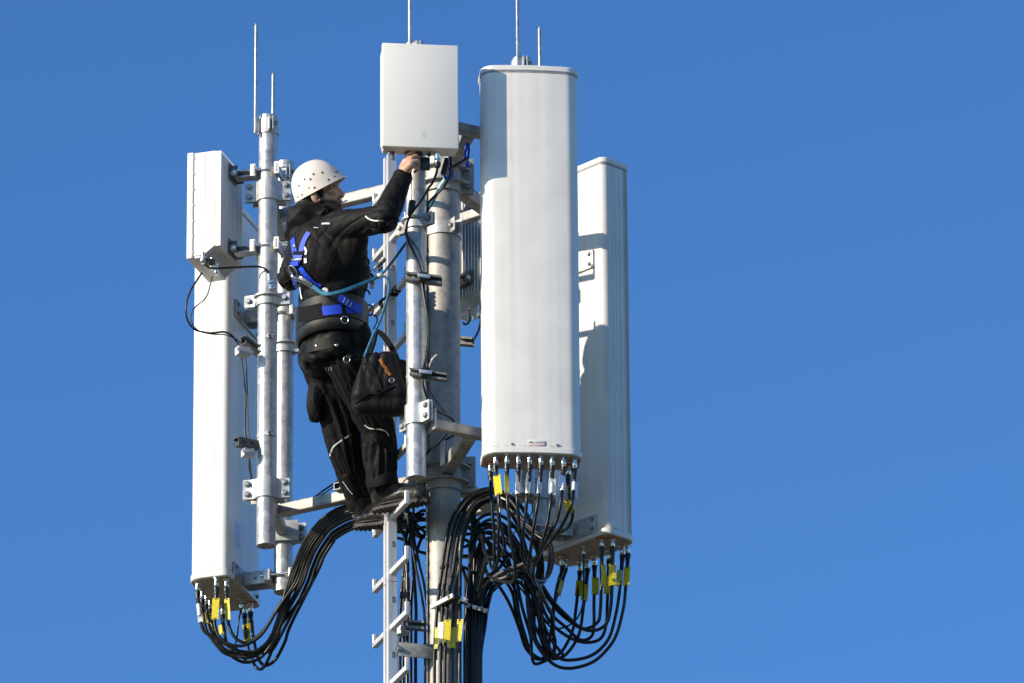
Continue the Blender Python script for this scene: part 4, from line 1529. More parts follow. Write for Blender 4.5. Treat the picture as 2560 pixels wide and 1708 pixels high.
# --- down the left side of the mast, behind the ladder
lrun = [([(1060, 1285, .12), (1030, 1300, .1), (1016, 1340, .08), (1010, 1420, .08), (1001, 1520, .08), (999, 1600, .08), (999, 1708, .08)], True),
        ([(1066, 1300, .1), (1040, 1306, .09), (1024, 1350, .07), (1014, 1440, .07), (1010, 1540, .07), (1008, 1708, .07)], True),
        ([(1000, 1322, .05), (1012, 1345, .05), (1017, 1400, .06), (1019, 1500, .06), (1018, 1600, .06), (1018, 1708, .06)], False),
        ([(1062, 1345, .12), (1044, 1330, .1), (1032, 1290, .06), (1030, 1330, .06), (1034, 1420, .08), (1040, 1520, .1), (1039, 1620, .1), (1039, 1708, .1)], False),
        ([(1020, 1262, .05), (1026, 1330, .05), (1040, 1420, .06), (1056, 1500, .08), (1062, 1560, .1), (1063, 1708, .12)], False),
        ([(1066, 1330, .14), (1048, 1360, .13), (1036, 1420, .12), (1028, 1500, .12), (1027, 1600, .12), (1027, 1708, .12)], False),
        ([(1035, 1240, .1), (1034, 1330, .1), (1046, 1400, .1), (1060, 1460, .1), (1068, 1520, .12)], False)]
wd = ['ribbed cable leftmost behind the ladder rail at the bottom', 'ribbed cable second behind the ladder rail at the bottom', 'smooth cable with a long joint right of the ladder rail',
      'smooth cable between the ladder and the mast', 'cable slanting from the boots down to the mast edge', 'smooth cable close behind the jointed one by the ladder', 'cable slanting right onto the mast below the boots']
for i, (pts, co) in enumerate(lrun):
    t, p = cable(wd[i], down(pts) if i != 6 else px(pts), 0.0078 if i not in (4, 6) else 0.006, 'trunk', corr=co, boot=False)
    if i in (0, 1, 2):
        for row in (1395, 1440, 1478):
            k = min(range(len(p)), key=lambda j: abs(p[j].z - zr(p[j].x, p[j].y, row + 9 * i)))
            b = MB(); b.tube(p[max(0, k - 3):k + 4], 0.0112 if i == 2 else 0.0105, 12)
            b.build('joint_sleeve', 'black_plastic', t)
for i, (a, e) in enumerate((((992, 1306, .13), (1064, 1298, .14)), ((1000, 1285, .2), (1062, 1330, .16)), ((996, 1330, .12), (1064, 1318, .12)), ((1010, 1350, .1), (1066, 1385, .1)), ((1004, 1270, .1), (1060, 1276, .1)))):
    m_ = ((a[0] + e[0]) / 2 + 4, (a[1] + e[1]) / 2 - 6 + 5 * i, a[2] + .02)
    cable(['ribbed cable crossing level behind the ladder below the boots', 'cable crossing down to the mast below the boots', 'lower cable crossing level behind the ladder', 'short cable sloping to the mast below the crossing', 'cable crossing just under the boot toe'][i], px([(a[0] - 40, a[1] - 8, a[2] + .05), a, m_, e, (e[0] + 30, e[1] + 20, e[2] + .05)]), 0.0075, 'tangle', corr=i == 0, boot=False)

# --- the tangle right of the mast
random.seed(5)
TW = ['cable in the tangle arching from the mast to the right loops', 'dark cable in the tangle between the mast and the front antenna cables']
spec = [
    [(1170, 1480, .0), (1176, 1400, .0), (1190, 1330, .02), (1222, 1300, .05), (1260, 1312, .08), (1290, 1350, .1), (1318, 1400, .12), (1330, 1450, .14)],
    [(1176, 1500, .03), (1182, 1430, .03), (1196, 1370, .05), (1225, 1345, .08), (1262, 1352, .1), (1292, 1392, .12), (1312, 1440, .14), (1332, 1490, .16)],
    [(1186, 1520, .05), (1192, 1460, .05), (1205, 1405, .06), (1226, 1380, .08), (1238, 1410, .1), (1228, 1470, .1), (1208, 1530, .08)],
    [(1168, 1302, .08), (1200, 1312, .1), (1240, 1322, .12), (1285, 1318, .14), (1320, 1345, .16), (1345, 1390, .18)],
    [(1166, 1336, .1), (1210, 1332, .12), (1258, 1345, .14), (1300, 1362, .16), (1330, 1395, .18), (1352, 1440, .2)],
    [(1164, 1350, .12), (1185, 1370, .12), (1208, 1408, .12), (1222, 1440, .12), (1245, 1450, .12), (1280, 1438, .14), (1318, 1450, .18)],
    [(1205, 1325, .06), (1206, 1370, .06), (1206, 1420, .05), (1200, 1480, .03), (1198, 1540, .02), (1196, 1620, .0)],
    [(1190, 1300, .1), (1203, 1330, .1), (1198, 1380, .1), (1180, 1440, .06), (1174, 1510, .03), (1172, 1600, .0)],
    [(1180, 1300, .1), (1200, 1330, .1), (1226, 1372, .1), (1240, 1420, .1), (1224, 1455, .1), (1204, 1500, .06), (1196, 1560, .02)],
    [(1172, 1320, .05), (1196, 1348, .06), (1230, 1362, .08), (1268, 1400, .1), (1290, 1450, .12), (1306, 1520, .16), (1326, 1590, .2)],
    [(1168, 1365, .06), (1190, 1342, .06), (1226, 1330, .08), (1250, 1350, .1), (1272, 1400, .12), (1286, 1470, .15), (1300, 1545, .18), (1322, 1620, .22)],
    [(1216, 1400, .04), (1196, 1440, .02), (1188, 1500, .0), (1186, 1570, -.02), (1186, 1660, -.02), (1186, 1720, -.02)],
    [(1166, 1390, .1), (1192, 1398, .1), (1216, 1432, .1), (1226, 1448, .1), (1236, 1420, .12), (1232, 1370, .12), (1208, 1345, .12), (1178, 1352, .1)],
    [(1164, 1420, .08), (1184, 1440, .08), (1212, 1448, .08), (1246, 1446, .1), (1292, 1442, .12), (1330, 1462, .15), (1346, 1520, .18), (1372, 1590, .21), (1410, 1640, .24)],
]
tw = ['cable in the tangle arching highest over to the right loops', 'cable in the tangle arching second over to the right loops', 'cable in the tangle curled in a small hook beside the mast',
      'cable running level out of the tangle under the arch', 'cable running second level out of the tangle under the arch', 'cable dipping through the middle of the tangle', 'cable dropping straight through the tangle',
      'cable bent down along the mast side of the tangle', 'cable curving down the right side of the tangle', 'cable leaving the tangle down to the big right loops', 'cable leaving the tangle beside the one to the big right loops',
      'cable dropping from the tangle into the outer run', 'cable curled round the inside of the tangle', 'cable sweeping from the tangle floor to the right loops']
for i, pts in enumerate(spec):
    x0, r0, y0 = pts[0]
    pre = [(1118, r0 + 14, .16), (1142, r0 + 4, .15)] if x0 < 1185 and r0 < 1440 else ([(1182, 3200, -.02), (1182, 2400, -.02), (1182, 1760, -.02), (x0 + 3, r0 + 90, -.02)] if r0 > 1440 else [(1150, r0 - 8, .15)])
    cable(tw[i], px(pre + finish(pts)), 0.0076, 'tangle', boot=False)
# grey taped fingers in the middle
for i, pts in enumerate(([(1232, 1446, -.3), (1246, 1436, -.33), (1270, 1424, -.36), (1300, 1414, -.38), (1326, 1402, -.4)], [(1230, 1450, -.31), (1250, 1449, -.34), (1272, 1440, -.36), (1300, 1424, -.36), (1320, 1420, -.36)])):
    cable(['grey taped cable end pointing left in the tangle', 'lower grey taped cable end pointing left in the tangle'][i], px(pts), 0.0100, 'tangle', boot=False, mat='cable_grey')
cable('thin cable strung slantwise across the front antenna cables', px([(1255, 1362, -.5), (1275, 1342, -.55), (1300, 1318, -.6), (1318, 1302, -.62), (1330, 1280, -.58), (1330, 1262, -.55), (1325, 1235, -.5)]), 0.0028, 'tangle', boot=False)
cable('thin cable slanting under the tangle to the right loops', px([(1300, 1436, .1), (1310, 1470, .14), (1330, 1510, .2), (1360, 1545, .24), (1372, 1560, .26)]), 0.004, 'tangle', boot=False)

# --- thin cables on the poles
q = LUo
cable('black cable looping out left from the finned white box', px([(505, 682, .02), (476, 728, .02), (465, 768, .02), (468, 798, .03), (484, 822, .05), (506, 830, .06), (530, 833, .08), (559, 830, .1), (578, 838, .12), (591, 854, .13), (597, 866, .13), (602, 892, .14), (610, 948, .14), (614, 990, .15), (612, 1055, .15), (614, 1095, .15), (621, 1128, .15), (624, 1158, .16), (629, 1197, .17)]), 0.0050, 'thin', boot=False, ties=(0.33,))
cable('thinner black cable inside the left loop of the finned white box', px([(531, 690, .04), (516, 742, .04), (487, 769, .04), (477, 790, .05), (479, 806, .05), (490, 822, .05), (508, 831, .065), (535, 836, .09), (567, 838, .11), (600, 856, .13), (613, 890, .14), (618, 960, .15), (620, 1055, .15), (623, 1098, .15), (625, 1130, .15), (622, 1165, .16), (628, 1198, .17)]), 0.0030, 'thin', boot=False)
t, p = cable('earthing cable from the finned white box to the left pole', px([(513, 646, .02), (516, 664, .02), (528, 671, .04), (548, 671, .07), (594, 668, .09), (647, 667, .10), (666, 675, .10), (671, 686, .11)]), 0.0048, 'thin', boot=False)
b = MB(); b.cyl(P(671, 684, .108), P(674, 700, .112), 0.0055, seg=10); b.box(P(677, 702, .112), AXES, (0.012, 0.004, 0.010), 0.002); b.build('earth_lug', 'silver', t)
b = MB(); b.box(P(682, 716, .11), AXES, (0.016, 0.006, 0.014), 0.002); b.bolt(P(680, 714, .10), V((0, -1, 0)), 0.006, 0.006); b.build('earth_clamp', 'silver', t)
g0 = PORT['gland']
cable('black cable from the plug under the white box, tied to the front pole', [g0] + px([(1092, 430, -.80), (1082, 456, -.80), (1069, 474, -.79), (1055, 499, -.78), (1035, 525, -.77), (1022, 548, -.765), (1017, 564, -.765), (1016, 589, -.765), (1024, 609, -.755), (1039, 642, -.745), (1053, 682, -.745), (1056, 712, -.745), (1062, 750, -.745), (1067, 785, -.745), (1069, 820, -.74), (1067, 860, -.74), (1062, 905, -.74), (1059, 920, -.745), (1056, 950, -.745), (1061, 975, -.74), (1072, 1002, -.72), (1090, 1026, -.70), (1115, 1038, -.66), (1134, 1052, -.6), (1130, 1068, -.5), (1105, 1100, -.3), (1080, 1125, -.15)]), 0.0056, 'thin', boot=False, ties=(0.30, 0.52, 0.60))
b = MB(); b.tube(px([(1021, 548, -.767), (1024, 556, -.767)]), 0.0062, 10)
b.build('red_band', 'print_red', bpy.data.objects['cable.060'] if False else t) if False else b.bm.free()
cable('thin cable running beside the black one down the front pole', px([(1018, 585, -.765), (1022, 594, -.76), (1041, 618, -.75), (1053, 645, -.745), (1059, 678, -.745), (1060, 712, -.745), (1064, 750, -.747), (1069.5, 785, -.747), (1071.5, 820, -.742), (1070, 860, -.742), (1065, 905, -.742), (1063, 945, -.745), (1073, 975, -.72), (1092, 1005, -.7), (1112, 1030, -.66)]), 0.0030, 'thin', boot=False)
t, p = cable('thin cable hanging from the raised hand with a black plug on its end', px([(1033, 392, -.82), (1029, 425, -.82), (1027.5, 438, -.81), (1029, 470, -.775), (1029, 490, -.757), (1027.5, 505, -.758)]), 0.0028, 'thin', boot=False)
b = MB(); b.tube(px([(1031.5, 503, -.76), (1030, 512, -.76), (1026, 528, -.762), (1022, 541, -.765)]), [0.016, 0.0165, 0.012, 0.0055], 16)
b.build('plug_boot', 'black_plastic', t)
cable('black cable from the blue carabiner down to the front pole ring', px([(1127, 393, -.72), (1126.5, 412, -.72), (1125.5, 435, -.72), (1116, 458, -.70), (1100, 478, -.68), (1080, 497, -.66), (1070, 511, -.65), (1068, 530, -.65), (1066, 542, -.65)]), 0.0058, 'thin', boot=False, ties=(0.12,))
cable('thin cable from the finned grey radio box down to its channel bracket', [PORT['rear']] + px([(1202, 800, .56), (1198, 822, .5), (1190, 840, .45), (1183, 850, .4)]), 0.0055, 'thin', boot=False)
cable('black loop under the finned grey radio box', px([(1173, 775, .55), (1174, 795, .54), (1171, 808, .52), (1162, 811, .5), (1156, 806, .5)]), 0.0055, 'thin', boot=False)
cable('thin black cable along the lower left outrigger', px([(880, 1195, .25), (845, 1204, .3), (815, 1222, .34), (780, 1246, .36), (745, 1256, .38), (700, 1258, .42)]), 0.0045, 'thin', boot=False)
cable('thinner black cable beside the one along the lower left outrigger', px([(880, 1200, .24), (842, 1213, .29), (806, 1236, .33), (770, 1252, .36), (730, 1262, .39), (704, 1262, .42)]), 0.0032, 'thin', boot=False)
cable('short black cable behind the foot of the front pole', px([(1150, 1082, -.3), (1120, 1096, -.2), (1092, 1112, -.15), (1070, 1130, -.12), (1056, 1150, -.1)]), 0.005, 'thin', boot=False)
cable('thin black wire curling beside the boot toe', px([(1018, 1195, -.05), (1008, 1206, -.05), (1004, 1218, -.05), (1005, 1240, -.05)]), 0.003, 'thin', boot=False)


# ------------------------------------------------------------------ channel brackets with cable blocks
def channel(label, a, e, size=0.038, open_up=False, block=None, strap=None, blockmat='print_grey', face=1, pre=0.0):
    A_, E_ = P(*a), P(*e)
    d = (E_ - A_)
    u = d.normalized()
    s = Z.cross(u).normalized()
    if s.y > 0:
        s = -s
    s = s * face
    t = thing('channel_bracket', label, 'bracket', A_, 'slotted channel brackets')
    h = size / 2
    w = 0.003
    poly = [(-h, -h), (h, -h), (h, -h * .45), (h - w, -h * .45), (h - w, -h + w), (-h + w, -h + w), (-h + w, h - w), (h - w, h - w), (h - w, h * .45), (h, h * .45), (h, h), (-h, h)]
    b = MB(); b.prism(poly, A_, s, Z, u, 0, d.length)
    ch = b.build('channel', 'channel_steel', t, 30)
    for k in range(max(1, int(d.length / 0.05))):
        q = A_ + u * (0.03 + 0.05 * k) - s * (h + 0.0004)
        b = MB(); b.box(q, (u, s, Z), (0.012, 0.0006, 0.0055))
        b.build('slot', 'print_dark', ch)
        b = MB(); b.box(q + s * (2 * w - 0.0004 * 1), (u, s, Z), (0.012, 0.0006, 0.0055))
        b.build('slot', 'print_dark', ch)
    if strap:
        key, row = strap
        p = POLE[key]
        z = zr(p.x, p.y, row)
        b = MB(); b.lathe(p + Z * z, Z, [(RP + 0.0006, -0.008), (RP + 0.0020, -0.008), (RP + 0.0020, 0.008), (RP + 0.0006, 0.008)], 40)
        st = b.build('strap_band', 'clamp_steel', t)
        q = p + Z * z + rot2(-68) * (RP + 0.006)
        b = MB(); b.box(q, (rot2(22), rot2(-68), Z), (0.013, 0.006, 0.010), 0.002); b.cyl(q - rot2(22) * 0.018 + rot2(-68) * .004, q + rot2(22) * 0.018 + rot2(-68) * .004, 0.0035, seg=10)
        b.build('strap_buckle', 'silver', st)
    if block:
        bx, by, byd, ang, n_ = block
        q = P(bx, by, byd)
        ub = rot2(ang)
        vb = Z.cross(ub)
        for k in range(n_):
            b = MB(); b.box(q + ub * (k - (n_ - 1) / 2) * 0.013, (ub, vb, Z), (0.0058, 0.020, 0.020), 0.002)
            b.build('cable_block', 'black_plastic' if blockmat != 'print_grey' else 'fin_metal', t)
        b = MB(); b.box(q - vb * 0.022, (ub, vb, Z), (n_ * 0.0065 + 0.010, 0.003, 0.008), 0.0015)
        b.build('block_strap', 'aluminium', t)
    return t


channel('slotted channel bracket with a pale cable block beside the upper left pole', (608, 850, .10), (655, 886, .165), 0.040, block=(607, 880, .09, 30, 5), strap=('left', 849))
channel('slotted channel bracket lower on the left pole, dark against the antenna', (590, 1104, .08), (646, 1116, .16), 0.040, block=(619, 1133, .11, 25, 4), strap=('left', 1092), face=-1)
channel('slotted channel bracket across the middle of the front pole', (1015, 692, -.735), (1104, 703, -.752), 0.040, block=(1056, 694, -.775, 20, 3), blockmat='b')
channel('dark slotted channel bracket lower on the front pole, bag beside it', (1024, 930, -.742), (1117, 945, -.762), 0.034, block=(1060, 934, -.775, 20, 3), strap=('front', 945), blockmat='b')
channel('slotted channel bracket right of the mast under the finned grey box', (1146, 853, .30), (1183, 856, .28), 0.038, strap=None)
channel('slotted channel bracket between the ladder and the mast near the bottom', (1013, 1562, -.03), (1062, 1566, -.05), 0.040, block=(1003, 1578, .03, 50, 4))
channel('open channel end on the lower left outrigger by the boot', (842, 1215, .22), (868, 1232, .30), 0.034)
# upright channel below the front crossbar
A_ = P(1110, 1102, -.2)
t = thing('channel_bracket', 'short upright channel hanging before the mast below the front crossbar', 'bracket', A_, 'slotted channel brackets')
b = MB()
h, w = 0.013, 0.0025
poly = [(-h, -h), (h, -h), (h, -h + w), (-h + w, -h + w), (-h + w, h - w), (h, h - w), (h, h), (-h, h)]
b.prism(poly, V((A_.x, A_.y, 0)), V((0.8, -0.6, 0)), V((0.6, 0.8, 0)), Z, zr(A_.x, A_.y, 1164), zr(A_.x, A_.y, 1100))
b.build('channel', 'aluminium', t)
# half clamp plates on the mast at the height of the front ring clamp
t = thing('mast_clamp', 'bright bolted clamp band round the mast beside the front pole ring', 'clamp', V((0, 0, zr(0, 0, 570))))
zc = zr(0, -0.08, 566)
b = MB(); b.lathe(V((0, 0, zc)), Z, [(RM + .0006, -0.030), (RM + 0.007, -0.030), (RM + 0.007, 0.030), (RM + .0006, 0.030)], 48)
cb = b.build('band', 'clamp_steel', t)
for a, dx in ((-62, 0), (-42, 0)):
    e = rot2(a)
    b = MB(); b.box(e * (RM + 0.022) + Z * (zc + 0.004), (e, Z.cross(e), Z), (0.022, 0.003, 0.034), 0.003)
    b.build('ear', 'clamp_steel', cb)
e = rot2(-62)
b = MB(); b.bolt(e * (RM + 0.024) - Z.cross(e) * 0.003 + Z * zc, -Z.cross(e), 0.010, 0.014); b.build('bolt', 'bolt_steel', cb)
# ------------------------------------------------------------------ the worker
P_scene = P


def P(px, py, y):          # the worker and the gear on him hang a little nearer the camera
    return P_scene(px, py, y - 0.042)


FM, RMN = V((0.940, 0.342, 0)), V((0.342, -0.940, 0))          # the way the trunk faces, and its right


def ellip(c, ax, r):
    return [c + ax[0] * p.x * r[0] + ax[1] * p.y * r[1] + ax[2] * p.z * r[2] for p in ICO]


def capsule(p0, r0, p1, r1):
    return [p0 + p * r0 for p in ICO] + [p1 + p * r1 for p in ICO]


BAX = (FM, RMN, Z)


def blob(prims, voxel, smooth=6, fac=0.5):
    """one continuous skin over overlapping solids"""
    b = MB()
    for pts in prims:
        b.hull(pts)
    me = bpy.data.meshes.new('skin_tmp')
    b.bm.to_mesh(me)
    b.bm.free()
    o = bpy.data.objects.new('skin_tmp', me)
    COL.objects.link(o)
    md = o.modifiers.new('r', 'REMESH')
    md.mode = 'VOXEL'
    md.voxel_size = voxel
    sm = o.modifiers.new('s', 'SMOOTH')
    sm.factor = fac
    sm.iterations = smooth
    dg = bpy.context.evaluated_depsgraph_get()
    dg.update()
    out = bpy.data.meshes.new_from_object(o.evaluated_get(dg))
    bpy.data.objects.remove(o)
    bpy.data.meshes.remove(me)
    return out


def displace(me, bones, fn):
    """fn(co, normal, t, theta, bone index, axial distance) -> offset along the normal"""
    n = len(me.vertices)
    co = np.empty(n * 3)
    me.vertices.foreach_get('co', co)
    co = co.reshape(n, 3)
    nm = np.empty(n * 3)
    me.vertices.foreach_get('normal', nm)
    nm = nm.reshape(n, 3)
    best = np.full(n, 1e9)
    bi = np.zeros(n, int)
    bt = np.zeros(n)
    for i, (p, q, r) in enumerate(bones):
        p, q = np.array(p), np.array(q)
        d = q - p
        t = np.clip(((co - p) @ d) / (d @ d), -0.2, 1.2)
        dist = np.linalg.norm(co - (p + t[:, None] * d), axis=1) - r
        mk = dist < best
        best[mk] = dist[mk]
        bi[mk] = i
        bt[mk] = t[mk]
    fr_ = []
    for p, q, r in bones:
        x, y, a = frame_of(q - p)
        fr_.append((p, x, y, (q - p).length))
    off = np.zeros(n)
    for k in range(n):
        i = bi[k]
        p, x, y, L = fr_[i]
        c = V(co[k])
        w = c - p
        off[k] = fn(c, V(nm[k]), bt[k], math.atan2(w.dot(y), w.dot(x)), i, bt[k] * L)
    co += nm * off[:, None]
    me.vertices.foreach_set('co', co.ravel())
    me.update()


def ridge(v):
    return max(0.0, 1.0 - abs(2.0 * v))


def fold(c, t, th, s, seed, k_ax=14.0, k_th=1.1, slant=0.8):
    """cloth folds running round a limb, slanted and broken"""
    a = s * k_ax + slant * math.cos(th + seed)
    n = noise.noise(V((a, k_th * math.cos(th) + seed * 3.1, k_th * math.sin(th) + seed * 1.7)))
    m2 = noise.noise(V((a * 2.3 + 7, 1.7 * math.cos(th) - seed, 1.7 * math.sin(th) + seed)))
    return min(1.0, abs(2.4 * n)) ** 0.75 * 0.75 + min(1.0, abs(2.4 * m2)) ** 0.75 * 0.25 - 0.5


def bvh_of(me):
    return BVHTree.FromPolygons([v.co.copy() for v in me.vertices], [tuple(p.vertices) for p in me.polygons])


def hit(bvh, a, b_):
    d = ray(a, b_).normalized()
    loc, nor, idx, dist = bvh.ray_cast(C, d)
    if loc is None:
        loc, nor, idx, dist = bvh.find_nearest(P(a, b_, -0.55))
    if nor.dot(d) > 0:
        nor = -nor
    return loc, nor


def ribbon(name, pts, width, mat, parent, bvh, off=0.003, th=0.0022, per=6, taper=None, lift=0.0):
    q = [V((x, y, 0)) for x, y in pts]
    q = catmull(q, per) if len(q) > 2 else [q[0].lerp(q[1], k / 8) for k in range(9)]
    L, N = [], []
    for c in q:
        l, n = hit(bvh, c.x, c.y)
        L.append(l)
        N.append(n)
    for _ in range(2):
        N = [(N[max(0, i - 1)] + N[i] * 2 + N[min(len(N) - 1, i + 1)]).normalized() for i in range(len(N))]
    for _ in range(2):
        L = [L[0]] + [(L[i - 1] + L[i] * 2 + L[i + 1]) / 4 for i in range(1, len(L) - 1)] + [L[-1]]
    b = MB()
    rings = []
    for i, (l, n) in enumerate(zip(L, N)):
        t = (L[min(i + 1, len(L) - 1)] - L[max(i - 1, 0)]).normalized()
        s = t.cross(n).normalized()
        n = s.cross(t).normalized()
        w = width / 2 * (1 if taper is None else 1 + (taper - 1) * i / (len(L) - 1))
        o = l + n * (off + lift * math.sin(math.pi * i / (len(L) - 1)))
        rings.append([o - s * w, o + s * w, o + s * w + n * th, o - s * w + n * th])
    b.rings(rings)
    return b.build(name, mat, parent, 40)


root = P(945, 1290, -0.13)
man = thing('person', 'worker in black workwear and a white helmet, standing on the ladder with one arm raised', 'person', root)

# joints
S1, E1, W1 = P(848, 566, -0.66), P(962, 546, -0.84), P(1008, 440, -0.80)
S2, E2, W2 = P(757, 622, -0.36), P(727, 693, -0.31), P(838, 640, -0.22)
CH, WA, PE = P(810, 645, -0.51), P(828, 738, -0.45), P(832, 845, -0.385)
H1, K1, A1 = P(872, 905, -0.42), P(946, 1075, -0.25), P(955, 1203, -0.185)
H2, K2, A2 = P(812, 910, -0.25), P(860, 1105, -0.14), P(903, 1255, 0.01)
NK = P(795, 575, -0.51)

# --- head frame
yaw = rad(-9)
Fh0 = V((math.cos(yaw), math.sin(yaw), 0))
Rh = V((Fh0.y, -Fh0.x, 0))


def pitched(th):
    return Fh0 * math.cos(th) + Z * math.sin(th), -Fh0 * math.sin(th) + Z * math.cos(th)


Fh, Uh = pitched(rad(11))
Rh, Uh = Rh * math.cos(rad(8)) - Uh * math.sin(rad(8)), Uh * math.cos(rad(8)) + Rh * math.sin(rad(8))
HC = P(796, 487, -0.53)
HAX = (Fh, Rh, Uh)


def hp(f, r, u):
    return HC + Fh * f + Rh * r + Uh * u


prims = [ellip(hp(-0.008, 0, 0.035), HAX, (0.098, 0.075, 0.092)), ellip(hp(0.035, 0, -0.030), HAX, (0.058, 0.058, 0.082)),
         ellip(hp(0.058, 0, 0.030), HAX, (0.040, 0.060, 0.045)), capsule(hp(0.068, 0.020, -0.098), 0.019, hp(0.068, -0.020, -0.098), 0.019),
         capsule(hp(0.082, 0, -0.102), 0.012, hp(0.080, 0, -0.094), 0.014),
         capsule(hp(0.020, 0.052, -0.070), 0.020, hp(0.066, 0.024, -0.098), 0.017), capsule(hp(0.020, -0.052, -0.070), 0.020, hp(0.066, -0.024, -0.098), 0.017),
         capsule(hp(0.086, 0.038, 0.020), 0.009, hp(0.092, 0.0, 0.020), 0.010), capsule(hp(0.086, -0.038, 0.020), 0.009, hp(0.092, 0.0, 0.020), 0.010),
         capsule(hp(0.091, 0, 0.010), 0.0070, hp(0.112, 0, -0.026), 0.0078), capsule(hp(0.088, 0, -0.010), 0.0095, hp(0.106, 0, -0.033), 0.0088),
         ellip(hp(0.102, 0.0115, -0.033), HAX, (0.010, 0.006, 0.007)), ellip(hp(0.102, -0.0115, -0.033), HAX, (0.010, 0.006, 0.007)),
         ellip(hp(0.090, 0, -0.058), HAX, (0.012, 0.024, 0.0060)), ellip(hp(0.087, 0, -0.072), HAX, (0.012, 0.021, 0.0065)),
         ellip(hp(0.080, 0, -0.050), HAX, (0.014, 0.028, 0.014)),
         ellip(hp(0.062, 0.042, -0.014), HAX, (0.026, 0.022, 0.020)), ellip(hp(0.062, -0.042, -0.014), HAX, (0.026, 0.022, 0.020)),
         capsule(hp(-0.022, 0, -0.060), 0.055, NK - Z * 0.03, 0.062)]
for sg in (1, -1):
    eax = ((Fh * 0.94 - Rh * sg * 0.34).normalized(), (Rh * sg * 0.94 + Fh * 0.34).normalized(), Uh)
    prims.append(ellip(hp(-0.010, 0.079 * sg, -0.028), eax, (0.019, 0.008, 0.032)))
    prims.append(ellip(hp(-0.004, 0.076 * sg, -0.050), eax, (0.010, 0.008, 0.012)))
# trunk and limbs under the clothes
prims += [ellip(CH, BAX, (0.105, 0.15, 0.17)), ellip(WA, BAX, (0.10, 0.135, 0.13)), ellip(PE, BAX, (0.105, 0.14, 0.11)), capsule(S1, 0.045, S2, 0.045), capsule(NK, 0.058, CH, 0.09),
          capsule(S1, 0.043, E1, 0.036), capsule(E1, 0.036, W1, 0.027), capsule(S2, 0.043, E2, 0.036), capsule(E2, 0.036, W2, 0.027),
          capsule(H1, 0.07, K1, 0.05), capsule(K1, 0.048, A1, 0.036), capsule(H2, 0.07, K2, 0.05), capsule(K2, 0.048, A2, 0.036), capsule(H1, 0.07, PE, 0.1), capsule(H2, 0.07, PE, 0.1)]
# right hand, closed on the plug
DH = -0.085
PA = P(1019, 408, -0.745 + DH)
prims += [capsule(W1, 0.027, P(1012, 425, -0.735 + DH), 0.027), capsule(P(1010, 420, -0.730 + DH), 0.024, P(1021, 392, -0.745 + DH), 0.017), capsule(P(1016, 424, -0.745 + DH), 0.023, P(1027, 412, -0.770 + DH), 0.018),
          capsule(P(1020, 393, -0.745 + DH), 0.0155, P(1028, 408, -0.772 + DH), 0.0155)]
FING = [[(1023, 387, -.752, .0112), (1036, 379, -.748, .0098), (1041, 384, -.722, .0086), (1037, 391, -.707, .0080)],
        [(1029, 395, -.768, .0115), (1041, 390, -.760, .0100), (1046, 394, -.732, .0088), (1041, 401, -.715, .0082)],
        [(1031, 405, -.776, .0112), (1043, 403, -.768, .0098), (1047, 407, -.740, .0086), (1042, 413, -.722, .0080)],
        [(1030, 416, -.772, .0102), (1041, 418, -.766, .0088), (1043.5, 425, -.742, .0078), (1037, 430, -.727, .0072)]]
for fg in FING:
    for (a, b_, y, r), (a2, b2, y2, r2) in zip(fg, fg[1:]):
        prims.append(capsule(P(a, b_, y + DH), r, P(a2, b2, y2 + DH), r2))
prims += [capsule(P(1012, 414, -.715 + DH), 0.017, P(1019, 396, -.695 + DH), 0.0125), capsule(P(1019, 396, -.695 + DH), 0.0118, P(1029, 383, -.692 + DH), 0.0098)]
# left hand, out of sight in front of the belly, half closed
prims += [capsule(W2, 0.027, W2 + FM * 0.06, 0.026)]
for k in range(4):
    q = W2 + FM * 0.09 + Z * (0.03 - 0.02 * k)
    prims += [capsule(W2 + FM * 0.05 + Z * (0.022 - 0.015 * k), 0.012, q, 0.0105), capsule(q, 0.0105, q + FM * 0.02 - RMN * -0.03, 0.009)]
prims += [capsule(W2 + FM * 0.02 + Z * 0.02, 0.014, W2 + FM * 0.06 + Z * 0.06, 0.010)]
me = blob(prims, 0.0030, 3, 0.45)
# beard where it grows
at = me.attributes.new('beard', 'FLOAT', 'POINT')
vals = []
for v in me.vertices:
    w = v.co - HC
    f, r, u = w.dot(Fh), w.dot(Rh), w.dot(Uh)
    val = 0.0
    if -0.16 < u and f > -0.02 and abs(r) < 0.09 and w.length < 0.2:
        edge = -0.034 - 0.26 * max(0, f - 0.01) + 0.004 * noise.noise(v.co * 90)
        val = min(1, max(0, (edge - u) / 0.012)) * min(1, max(0, (f + 0.012) / 0.02))
        if f > 0.078 and -0.054 < u < -0.040 and abs(r) < 0.03:
            val = max(val, 0.9)
        if f > 0.086 and -0.080 < u < -0.054 and abs(r) < 0.022:
            val *= 0.25
        if u < -0.125:
            val *= 0.4
    vals.append(val * 0.95)
at.data.foreach_set('value', vals)
body = link('body', me, 'skin', man, 0)
